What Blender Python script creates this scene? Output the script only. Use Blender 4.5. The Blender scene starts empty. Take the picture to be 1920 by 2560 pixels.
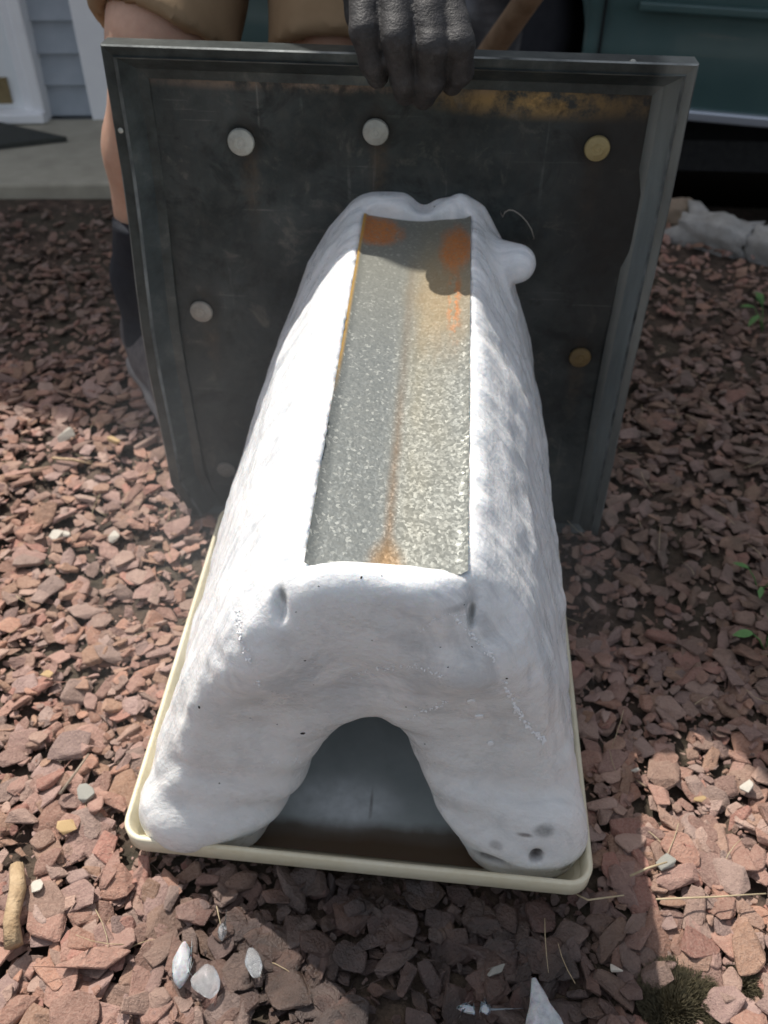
import bpy, bmesh, math, random
import numpy as np
from mathutils import Vector, Matrix, Euler

rnd = random.Random(11)
nr = np.random.RandomState(7)
scene = bpy.context.scene
COL = scene.collection

# ------------------------------------------------------------------ camera, sky, sun, exposure
R_CAM = np.array([[0.99755066, -0.04717848, -0.05164169],
                  [0.06993767, 0.66026463, 0.74776958],
                  [0.00118146, 0.74954974, -0.66194697]])      # columns: right, up, forward
CAM = np.array([0.0, 0.0, 0.724])
FPX, CX, CY = 2256.0, 960.0, 1280.0
cd = bpy.data.cameras.new('camera')
cam = bpy.data.objects.new('camera', cd)
COL.objects.link(cam)
m = Matrix.Identity(4)
for i in range(3):
    m[i][0], m[i][1], m[i][2], m[i][3] = R_CAM[i, 0], R_CAM[i, 1], -R_CAM[i, 2], CAM[i]
cam.matrix_world = m
cd.sensor_fit = 'VERTICAL'
cd.sensor_height = 36.0
cd.lens = FPX / 2560.0 * 36.0
cd.clip_start = 0.02
cd.clip_end = 400.0
cd.dof.use_dof = True
cd.dof.focus_distance = 0.60
cd.dof.aperture_fstop = 9.0
scene.camera = cam

SUN_DIR = Vector((-0.42, 0.50, 1.0)).normalized()               # towards the sun
EL = math.asin(SUN_DIR.z)
w = bpy.data.worlds.new('World')
scene.world = w
w.use_nodes = True
nt = w.node_tree
sky = nt.nodes.new('ShaderNodeTexSky')
sky.sky_type = 'NISHITA'
sky.sun_disc = False
sky.sun_elevation = EL
sky.sun_rotation = math.atan2(SUN_DIR.x, SUN_DIR.y)
sky.dust_density = 2.5
sky.ozone_density = 0.6
bg = nt.nodes['Background']
bg.inputs['Strength'].default_value = 0.074
hs = nt.nodes.new('ShaderNodeHueSaturation')
hs.inputs['Saturation'].default_value = 0.42
nt.links.new(sky.outputs[0], hs.inputs['Color'])
nt.links.new(hs.outputs[0], bg.inputs[0])
sl = bpy.data.lights.new('sun', 'SUN')
sl.energy = 2.4
sl.angle = math.radians(0.5)
sl.color = (1.0, 0.95, 0.88)
so = bpy.data.objects.new('sun', sl)
so.rotation_euler = (-SUN_DIR).to_track_quat('-Z', 'Y').to_euler()
so.location = (-2, 2, 6)
COL.objects.link(so)
vs = scene.view_settings
vs.view_transform = 'Standard'
vs.look = 'None'
vs.gamma = 1.0
vs.use_curve_mapping = False
vs.exposure = 1.16


MIST_DENSITY = 0.75


def at(px, py, Y=None, Z=None):
    """the point seen at photo pixel (px, py) that lies at world depth Y or height Z"""
    d = R_CAM @ np.array([px - CX, -(py - CY), FPX])
    t = (Y - CAM[1]) / d[1] if Y is not None else (Z - CAM[2]) / d[2]
    return Vector(CAM + t * d)


def project(p):
    q = R_CAM.T @ (np.asarray(p).T - CAM[:, None]) if np.asarray(p).ndim == 2 else R_CAM.T @ (np.asarray(p) - CAM)
    return CX + FPX * q[0] / q[2], CY - FPX * q[1] / q[2], q[2]


# ------------------------------------------------------------------ helpers: objects
def link(name, mesh, mat=None, parent=None):
    o = bpy.data.objects.new(name, mesh)
    COL.objects.link(o)
    if mat is not None:
        mesh.materials.clear()
        mesh.materials.append(mat)
    if parent is not None:
        o.parent = parent
    return o


def from_bm(name, bm, mat, parent=None, smooth=False):
    me = bpy.data.meshes.new(name)
    bm.normal_update()
    bm.to_mesh(me)
    bm.free()
    if smooth:
        me.polygons.foreach_set('use_smooth', [True] * len(me.polygons))
    return link(name, me, mat, parent)


def from_np(name, v, f, mat, parent=None, smooth=True):
    me = bpy.data.meshes.new(name)
    v = np.asarray(v, dtype=np.float32)
    f = np.asarray(f, dtype=np.int32)
    k = f.shape[1]
    me.vertices.add(len(v))
    me.vertices.foreach_set('co', v.ravel())
    me.loops.add(f.size)
    me.loops.foreach_set('vertex_index', f.ravel())
    me.polygons.add(len(f))
    me.polygons.foreach_set('loop_start', np.arange(0, f.size, k, dtype=np.int32))
    me.polygons.foreach_set('use_smooth', np.full(len(f), smooth))
    me.update(calc_edges=True)
    me.validate()
    return link(name, me, mat, parent)


def empty(name, loc=(0, 0, 0), rz=0.0):
    o = bpy.data.objects.new(name, None)
    o.empty_display_size = 0.05
    o.location = loc
    o.rotation_euler = (0, 0, rz)
    COL.objects.link(o)
    return o


def tag(o, label=None, cat=None, group=None, kind=None):
    if label:
        o['label'] = label
    if cat:
        o['category'] = cat
    if group:
        o['group'] = group
    if kind:
        o['kind'] = kind
    return o


def keep(o, parent):
    """parent a mesh whose vertices are in world coordinates to a placed empty"""
    o.parent = parent
    o.matrix_parent_inverse = Matrix.LocRotScale(parent.location, parent.rotation_euler, parent.scale).inverted()
    return o


def bm_box(bm, c, s, rot=None, bevel=0.0):
    M = Matrix.Translation(c)
    if rot is not None:
        M = M @ rot.to_4x4()
    r = bmesh.ops.create_cube(bm, size=1.0)
    vv = r['verts']
    for v in vv:
        v.co = Vector((v.co.x * s[0], v.co.y * s[1], v.co.z * s[2]))
    if bevel:
        ee = list({e for v in vv for e in v.link_edges})
        rb = bmesh.ops.bevel(bm, geom=ee, offset=bevel, segments=2, affect='EDGES', profile=0.5)
        vv = list({v for f in rb['faces'] for v in f.verts} | {v for v in vv if v.is_valid})
    bmesh.ops.transform(bm, matrix=M, verts=vv)
    return vv


def box(name, c, s, mat, parent=None, rot=None, bevel=0.0):
    bm = bmesh.new()
    bm_box(bm, Vector(c), s, rot, bevel)
    return from_bm(name, bm, mat, parent)


def bm_tube(bm, pts, radii, n=8, cap=True):
    pts = [Vector(p) for p in pts]
    rings = []
    for i, p in enumerate(pts):
        t = (pts[min(i + 1, len(pts) - 1)] - pts[max(i - 1, 0)]).normalized()
        a = Vector((0, 0, 1)) if abs(t.z) < 0.9 else Vector((1, 0, 0))
        u = t.cross(a).normalized()
        v = t.cross(u)
        r = radii[i] if hasattr(radii, '__len__') else radii
        rings.append([bm.verts.new(p + r * (math.cos(q) * u + math.sin(q) * v)) for q in [2 * math.pi * k / n for k in range(n)]])
    for a, b in zip(rings, rings[1:]):
        for k in range(n):
            bm.faces.new((a[k], a[(k + 1) % n], b[(k + 1) % n], b[k]))
    if cap:
        bm.faces.new(rings[0][::-1])
        bm.faces.new(rings[-1])


def tube(name, pts, radii, mat, parent=None, n=8):
    bm = bmesh.new()
    bm_tube(bm, pts, radii, n)
    bmesh.ops.recalc_face_normals(bm, faces=bm.faces)
    return from_bm(name, bm, mat, parent, smooth=True)


# ------------------------------------------------------------------ helpers: surfaces grown from distance fields
def grid(lo, hi, h):
    ax = [np.arange(lo[i], hi[i] + h, h, dtype=np.float32) for i in range(3)]
    return np.meshgrid(*ax, indexing='ij')


def surface(f, lo, h):
    """naive surface nets: vertices and quads of the zero set of f (inside < 0)"""
    s = f < 0
    nx, ny, nz = f.shape
    cnt = np.zeros((nx - 1, ny - 1, nz - 1), np.int16)
    acc = np.zeros((nx - 1, ny - 1, nz - 1, 3), np.float32)
    for ax in range(3):
        sl0 = [slice(None)] * 3
        sl1 = [slice(None)] * 3
        sl0[ax] = slice(0, -1)
        sl1[ax] = slice(1, None)
        a, b = f[tuple(sl0)], f[tuple(sl1)]
        cr = s[tuple(sl0)] != s[tuple(sl1)]
        t = np.where(cr, a / np.where(np.abs(a - b) < 1e-12, 1, a - b), 0)
        o1, o2 = [k for k in range(3) if k != ax]
        for d1 in (0, 1):
            for d2 in (0, 1):
                ss = [slice(None)] * 3
                ss[o1] = slice(d1, f.shape[o1] - 1 + d1)
                ss[o2] = slice(d2, f.shape[o2] - 1 + d2)
                c, tt = cr[tuple(ss)], t[tuple(ss)]
                cnt += c
                acc[..., ax] += tt
                acc[..., o1] += c * d1
                acc[..., o2] += c * d2
    act = cnt > 0
    idx = np.full(cnt.shape, -1, np.int64)
    idx[act] = np.arange(act.sum())
    ijk = np.argwhere(act).astype(np.float32)
    v = (ijk + acc[act] / cnt[act][:, None]) * h + np.asarray(lo, np.float32)
    quads = []
    for ax in range(3):
        o1, o2 = (ax + 1) % 3, (ax + 2) % 3
        sl0 = [slice(None)] * 3
        sl1 = [slice(None)] * 3
        sl0[ax] = slice(0, -1)
        sl1[ax] = slice(1, None)
        for k in (o1, o2):
            sl0[k] = slice(1, -1)
            sl1[k] = slice(1, -1)
        A, B = s[tuple(sl0)], s[tuple(sl1)]
        for cond, flip in ((A & ~B, False), (~A & B, True)):
            p = np.argwhere(cond)
            if not len(p):
                continue
            p[:, o1] += 1
            p[:, o2] += 1
            q = []
            for d1, d2 in ((-1, -1), (0, -1), (0, 0), (-1, 0)):
                c = p.copy()
                c[:, o1] += d1
                c[:, o2] += d2
                q.append(idx[c[:, 0], c[:, 1], c[:, 2]])
            q = np.stack(q, 1)
            quads.append(q[:, ::-1] if flip else q)
    return v, np.concatenate(quads)


def smin(a, b, k):
    h = np.clip(0.5 + 0.5 * (b - a) / k, 0, 1)
    return b * (1 - h) + a * h - k * h * (1 - h)


def smax(a, b, k):
    return -smin(-a, -b, k)


def cone(G, a, b, ra, rb):
    a = np.asarray(a, np.float32)
    b = np.asarray(b, np.float32)
    d = b - a
    L2 = float(d @ d)
    px, py, pz = G[0] - a[0], G[1] - a[1], G[2] - a[2]
    t = np.clip((px * d[0] + py * d[1] + pz * d[2]) / L2, 0, 1)
    return np.sqrt((px - t * d[0]) ** 2 + (py - t * d[1]) ** 2 + (pz - t * d[2]) ** 2) - (ra + t * (rb - ra))


def ball(G, c, r):
    r = np.asarray(r if hasattr(r, '__len__') else (r, r, r), np.float32)
    q = np.sqrt(((G[0] - c[0]) / r[0]) ** 2 + ((G[1] - c[1]) / r[1]) ** 2 + ((G[2] - c[2]) / r[2]) ** 2)
    return (q - 1) * float(r.min())


def limb(G, pts, k=0.01, base=None):
    f = base
    for (a, ra), (b, rb) in zip(pts, pts[1:]):
        c = cone(G, a, b, ra, rb)
        f = c if f is None else smin(f, c, k)
    return f


def vnoise(G, scale, seed):
    """smooth value noise on the grid, about -1..1"""
    r = np.random.RandomState(seed)
    T = r.uniform(-1, 1, (32, 32, 32)).astype(np.float32)
    P = [g * s + 100.0 for g, s in zip(G, scale)]
    I = [np.floor(p).astype(np.int32) for p in P]
    F = [p - i for p, i in zip(P, I)]
    F = [x * x * (3 - 2 * x) for x in F]
    out = 0
    for dx in (0, 1):
        for dy in (0, 1):
            for dz in (0, 1):
                wgt = (F[0] if dx else 1 - F[0]) * (F[1] if dy else 1 - F[1]) * (F[2] if dz else 1 - F[2])
                out = out + wgt * T[(I[0] + dx) % 32, (I[1] + dy) % 32, (I[2] + dz) % 32]
    return out


# ------------------------------------------------------------------ helpers: materials
class Mat:
    def __init__(self, name, color=(0.5, 0.5, 0.5), rough=0.6, metal=0.0, **kw):
        self.m = bpy.data.materials.new(name)
        self.m.use_nodes = True
        self.t = self.m.node_tree
        self.b = self.t.nodes['Principled BSDF']
        self.b.inputs['Base Color'].default_value = (*color, 1)
        self.b.inputs['Roughness'].default_value = rough
        self.b.inputs['Metallic'].default_value = metal
        for k, v in kw.items():
            self.b.inputs[k.replace('_', ' ')].default_value = v

    def n(self, typ, **kw):
        x = self.t.nodes.new(typ)
        for k, v in kw.items():
            setattr(x, k, v)
        return x

    def l(self, a, b):
        self.t.links.new(a, b)

    def coord(self, kind='Object', scale=(1, 1, 1)):
        c = self.n('ShaderNodeTexCoord')
        mp = self.n('ShaderNodeMapping')
        mp.inputs['Scale'].default_value = scale
        self.l(c.outputs[kind], mp.inputs[0])
        return mp.outputs[0]

    def noise(self, vec, scale, detail=4.0, rough=0.55, dist=0.0):
        x = self.n('ShaderNodeTexNoise')
        x.inputs['Scale'].default_value = scale
        x.inputs['Detail'].default_value = detail
        x.inputs['Roughness'].default_value = rough
        x.inputs['Distortion'].default_value = dist
        self.l(vec, x.inputs['Vector'])
        return x.outputs[0]

    def voro(self, vec, scale, feature='F1', out=0, rand=1.0):
        x = self.n('ShaderNodeTexVoronoi', feature=feature)
        x.inputs['Scale'].default_value = scale
        x.inputs['Randomness'].default_value = rand
        self.l(vec, x.inputs['Vector'])
        return x.outputs[out]

    def ramp(self, fac, stops, interp='LINEAR'):
        x = self.n('ShaderNodeValToRGB')
        e = x.color_ramp.elements
        x.color_ramp.interpolation = interp
        while len(e) < len(stops):
            e.new(0.5)
        for el, (p, c) in zip(e, stops):
            el.position = p
            c = c if hasattr(c, '__len__') else (c, c, c)
            el.color = (*c, 1)
        self.l(fac, x.inputs[0])
        return x.outputs[0]

    def mix(self, fac, a, b, mode='MIX'):
        x = self.n('ShaderNodeMix', data_type='RGBA', blend_type=mode)
        for sock, val in ((x.inputs[0], fac), (x.inputs[6], a), (x.inputs[7], b)):
            if isinstance(val, bpy.types.NodeSocket):
                self.l(val, sock)
            elif hasattr(val, '__len__'):
                sock.default_value = (*val, 1)
            else:
                sock.default_value = val
        return x.outputs[2]

    def math(self, op, a, b=None, clamp=False):
        x = self.n('ShaderNodeMath', operation=op)
        x.use_clamp = clamp
        for s, v in zip(x.inputs, (a, b)):
            if v is None:
                continue
            if isinstance(v, bpy.types.NodeSocket):
                self.l(v, s)
            else:
                s.default_value = v
        return x.outputs[0]

    def sep(self, vec):
        x = self.n('ShaderNodeSeparateXYZ')
        self.l(vec, x.inputs[0])
        return x.outputs

    def sphere(self, vec, c, r, soft=0.5):
        """1 inside the ellipsoid c, r (object coordinates), fading outward"""
        mp = self.n('ShaderNodeMapping', vector_type='TEXTURE')
        mp.inputs['Location'].default_value = c
        mp.inputs['Scale'].default_value = r
        self.l(vec, mp.inputs[0])
        ln = self.n('ShaderNodeVectorMath', operation='LENGTH')
        self.l(mp.outputs[0], ln.inputs[0])
        mr = self.n('ShaderNodeMapRange', interpolation_type='SMOOTHSTEP')
        mr.inputs['From Min'].default_value = 1.0 + soft
        mr.inputs['From Max'].default_value = 1.0 - soft
        self.l(ln.outputs['Value'], mr.inputs[0])
        return mr.outputs[0]

    def base(self, s):
        self.l(s, self.b.inputs['Base Color'])
        return self

    def rough(self, s):
        self.l(s, self.b.inputs['Roughness'])
        return self

    def bump(self, h, strength=0.5, dist=0.01):
        x = self.n('ShaderNodeBump')
        x.inputs['Strength'].default_value = strength
        x.inputs['Distance'].default_value = dist
        self.l(h, x.inputs['Height'])
        self.l(x.outputs[0], self.b.inputs['Normal'])
        return self


def speckled(name, c1, c2, scale, rough=0.7, metal=0.0, bump=0.2, bdist=0.002, detail=5, **kw):
    M = Mat(name, c1, rough, metal, **kw)
    v = M.coord()
    nz = M.noise(v, scale, detail)
    M.base(M.ramp(nz, [(0.3, c1), (0.7, c2)]))
    if bump:
        M.bump(M.noise(v, scale * 3, 3), bump, bdist)
    return M.m


# ================================================================== SETTING
# ---- ground
def make_ground():
    M = Mat('soil', (0.05, 0.035, 0.027), 0.95)
    v = M.coord()
    a = M.noise(v, 9, 6)
    b = M.noise(v, 60, 5)
    c = M.ramp(b, [(0.3, (0.028, 0.019, 0.014)), (0.55, (0.085, 0.055, 0.04)), (0.75, (0.15, 0.105, 0.077))])
    M.base(M.mix(M.ramp(a, [(0.4, 0.0), (0.6, 0.6)]), c, (0.05, 0.045, 0.028), 'MIX'))
    M.bump(M.noise(v, 120, 4), 0.8, 0.008)
    bm = bmesh.new()
    # bed of soil, ends at the kerb; beyond it lower ground runs on to the horizon
    xs = [-60, -20, -8, -4, -2.4, -1.6] + [round(-1.4 + .1 * i, 3) for i in range(31)] + [2.0, 3, 6, 12, 30, 60]
    ys = [-60, -20, -6, -2, -1, -.5] + [round(.1 * i, 3) for i in range(26)]
    vv = {}
    for i, x in enumerate(xs):
        for j, y in enumerate(ys):
            z = -0.006 + 0.006 * math.sin(x * 9 + 2 * y) * math.sin(y * 7 - x)
            # behind the kerb stones the bed drops to the drive
            yk = 1.73 - 0.72 * (x - 0.44)
            if x > 0.1 and y > yk + 0.08:
                z = -0.30
            vv[i, j] = bm.verts.new((x, y, z))
    for i in range(len(xs) - 1):
        for j in range(len(ys) - 1):
            bm.faces.new((vv[i, j], vv[i + 1, j], vv[i + 1, j + 1], vv[i, j + 1]))
    return tag(from_bm('ground', bm, M.m, smooth=True), kind='structure')


ground = make_ground()
drive_mat = speckled('asphalt', (0.04, 0.04, 0.042), (0.065, 0.065, 0.065), 60, 0.9)
tag(box('driveway', (0, 62.0, -0.161), (140, 119.0, 0.08), drive_mat), kind='structure')

# ---- concrete step in front of the door, wall, corner board, door
HOUSE_A = math.radians(6)
house = empty('house', (-0.755, 2.12, 0.0), HOUSE_A)
tag(house, 'house wall of grey blue clapboard with white corner board beside a white door', 'house')
siding_mat = speckled('siding_paint', (0.33, 0.375, 0.42), (0.38, 0.42, 0.465), 30, 0.6, bump=0.1)
white_mat = speckled('white_trim_paint', (0.80, 0.81, 0.83), (0.85, 0.86, 0.87), 25, 0.5, bump=0.05)
door_mat = speckled('door_paint', (0.74, 0.78, 0.80), (0.80, 0.83, 0.84), 12, 0.4, bump=0.03)
brass_mat = speckled('tarnished_brass', (0.22, 0.17, 0.09), (0.30, 0.23, 0.12), 40, 0.45, metal=0.5)
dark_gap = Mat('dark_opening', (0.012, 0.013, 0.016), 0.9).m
shade_roof_mat = speckled('shade_roof_shingle', (0.06, 0.055, 0.05), (0.1, 0.095, 0.09), 40, 0.9)
# local x runs along the wall (0 = the corner), local y into the house
H = lambda x, y, z: (x, y, z)
box('wall', H(-2.55, 0.14, 0.98), (5.0, 0.2, 1.96), siding_mat, house)
for i in range(29):                                            # lap boards, tilted so each throws a line
    z = 0.028 + 0.066 * i
    bm = bmesh.new()
    for x0, x1 in ((-0.165, -0.066), (-5.0, -1.19)):
        a = [bm.verts.new(p) for p in ((x0, 0.012, z), (x1, 0.012, z), (x1, 0.028, z + 0.066), (x0, 0.028, z + 0.066),
                                       (x0, 0.034, z), (x1, 0.034, z))]
        bm.faces.new((a[0], a[1], a[2], a[3]))
        bm.faces.new((a[5], a[1], a[0], a[4]))
    from_bm('lap_board', bm, siding_mat, house)
box('corner_board', H(-0.033, 0.02, 0.98), (0.066, 0.06, 1.96), white_mat, house, bevel=0.003)
box('return_wall', H(-0.03, 1.9, 0.98), (0.05, 3.6, 1.96), siding_mat, house)
dr = box('door', H(-0.68, 0.022, 0.96), (0.98, 0.04, 1.84), door_mat, house, bevel=0.004)
kp = box('kick_plate', H(-0.66, -0.003, 0.088), (0.84, 0.006, 0.055), brass_mat, dr)
for c, s in ((H(-0.178, 0.006, 0.97), (0.028, 0.07, 1.9)), (H(-1.175, 0.006, 0.97), (0.028, 0.07, 1.9)), (H(-0.68, 0.004, 1.92), (1.02, 0.075, 0.06))):
    box('door_frame', c, s, white_mat, house, bevel=0.005)
box('door_frame', H(-0.203, 0.012, 0.97), (0.020, 0.05, 1.88), white_mat, house, bevel=0.003)
box('threshold', H(-0.69, -0.01, 0.038), (1.05, 0.07, 0.022), white_mat, house, bevel=0.004)
# unseen eave added below to shade the bed behind the panel
slab = empty('concrete_step', (-0.755, 2.12, 0.0), HOUSE_A)
conc_mat = speckled('concrete', (0.34, 0.315, 0.25), (0.44, 0.41, 0.33), 18, 0.9, bump=0.3)
ss = box('step_slab', (-0.75, -0.195, -0.02), (1.9, 0.39, 0.09), conc_mat, slab, bevel=0.006)
tag(slab, 'low concrete step in front of the white door', 'step')
mat_mat = speckled('doormat_fibre', (0.035, 0.04, 0.036), (0.06, 0.062, 0.055), 150, 1.0, bump=0.6, bdist=0.004)
bm = bmesh.new()
mv = [(-0.98, -0.02), (-0.26, -0.055), (-0.09, -0.155), (-0.28, -0.215), (-0.98, -0.205)]
lo_ = [bm.verts.new((x, y, 0.0255)) for x, y in mv]
hi_ = [bm.verts.new((x, y, 0.036)) for x, y in mv]
bm.faces.new(hi_[::-1])
bm.faces.new(lo_)
for k in range(5):
    bm.faces.new((lo_[k], hi_[k], hi_[(k + 1) % 5], lo_[(k + 1) % 5]))
bmesh.ops.recalc_face_normals(bm, faces=bm.faces)
dm = from_bm('doormat', bm, mat_mat)
dm.location = (-0.755, 2.12, 0)
dm.rotation_euler = (0, 0, HOUSE_A)
tag(dm, 'dark doormat lying on the concrete step at the door', 'doormat')

# unseen eave, placed along the sun ray so its shade ends beside the panel
rf = bmesh.new()
HZ = 2.3
def eave(gx, gy):
    return Vector((gx - 0.42 * HZ, gy + 0.50 * HZ, HZ))
e0, e1, e2 = eave(-5.0, 2.50), eave(-0.32, 0.945), eave(5.5, 0.10)
back = [e0 + Vector((-.4, 3.4, 5.0)), e1 + Vector((0, 3.4, 5.0)), e2 + Vector((.4, 3.4, 5.0))]  # steep rise shaped to block sky light over the bed
up = Vector((0, 0, 0.12))
lowv = [rf.verts.new(p) for p in (e0, e1, e2, *back[::-1])]
topv = [rf.verts.new(p + up) for p in (e0, e1, e2, *back[::-1])]
rf.faces.new(lowv)
rf.faces.new(topv[::-1])
for k in range(6):
    rf.faces.new((lowv[k], topv[k], topv[(k + 1) % 6], lowv[(k + 1) % 6]))
bmesh.ops.recalc_face_normals(rf, faces=rf.faces)
shade_roof = from_bm('shade_roof', rf, shade_roof_mat)
bpy.context.view_layer.update()
keep(shade_roof, house)

# ---- garage front behind the person, white jamb beside the car
garage = empty('garage', (0, 3.2, -0.12))
tag(garage, 'dark open garage behind the person with a white jamb beside the car', 'garage')
P = at(1155, 60, Y=3.0)
box('jamb', (P.x - 0.0, 3.0, 1.2), (0.085, 0.10, 2.7), white_mat, garage, bevel=0.004).matrix_parent_inverse = Matrix.Translation((0, -3.2, 0.12))
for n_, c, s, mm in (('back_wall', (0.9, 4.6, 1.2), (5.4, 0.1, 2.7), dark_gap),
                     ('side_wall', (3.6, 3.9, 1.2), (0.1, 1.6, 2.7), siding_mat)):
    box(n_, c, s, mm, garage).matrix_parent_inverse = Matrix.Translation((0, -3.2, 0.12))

# ---- kerb stones
kerb_mat = speckled('pale_kerb_stone', (0.30, 0.29, 0.27), (0.44, 0.43, 0.41), 35, 0.9, bump=0.5, bdist=0.004)
tan_mat = speckled('tan_kerb_stone', (0.24, 0.18, 0.13), (0.34, 0.27, 0.2), 40, 0.9, bump=0.5, bdist=0.004)


def lump(name, c, size, rz, mat, seed, sub=3, rough=0.3, tilt=(0, 0), boxy=0.7):
    bm = bmesh.new()
    bmesh.ops.create_cube(bm, size=2.0)
    bmesh.ops.subdivide_edges(bm, edges=bm.edges[:], cuts=2 ** sub - 1, use_grid_fill=True)
    r = random.Random(seed)
    off = Vector((r.random() * 50, r.random() * 50, r.random() * 50))
    from mathutils import noise as mn
    for v in bm.verts:
        sph = v.co.normalized()
        p = v.co.lerp(sph, 1 - boxy)
        p = p * (1 + rough * mn.noise(p * 1.3 + off) + rough * 0.5 * mn.noise(p * 2.9 + off) + rough * 0.25 * mn.noise(p * 7 + off))
        v.co = Vector((p.x * size[0] / 2, p.y * size[1] / 2, p.z * size[2] / 2))
    o = from_bm(name, bm, mat, smooth=True)
    o.location = c
    o.rotation_euler = (tilt[0], tilt[1], rz)
    return o


p = at(1688, 528, Z=0.02)
tag(lump('kerb_stone', (p.x, p.y + .01, 0.01), (0.055, 0.06, 0.05), -0.5, tan_mat, 3), 'small tan kerb stone nearest the metal panel', 'kerb stone', 'kerb stones along the drive')
p = at(1800, 560, Z=0.03)
tag(lump('kerb_stone', (p.x - .004, p.y, 0.008), (0.135, 0.075, 0.065), -0.62, kerb_mat, 15, rough=0.45), 'long pale kerb stone, the largest of the row under the car', 'kerb stone', 'kerb stones along the drive')
p = at(1925, 590, Z=0.03)
tag(lump('kerb_stone', (p.x + .015, p.y - .01, 0.01), (0.09, 0.08, 0.065), -0.8, kerb_mat, 9), 'pale blue grey kerb stone at the right edge of the row', 'kerb stone', 'kerb stones along the drive')

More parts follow.
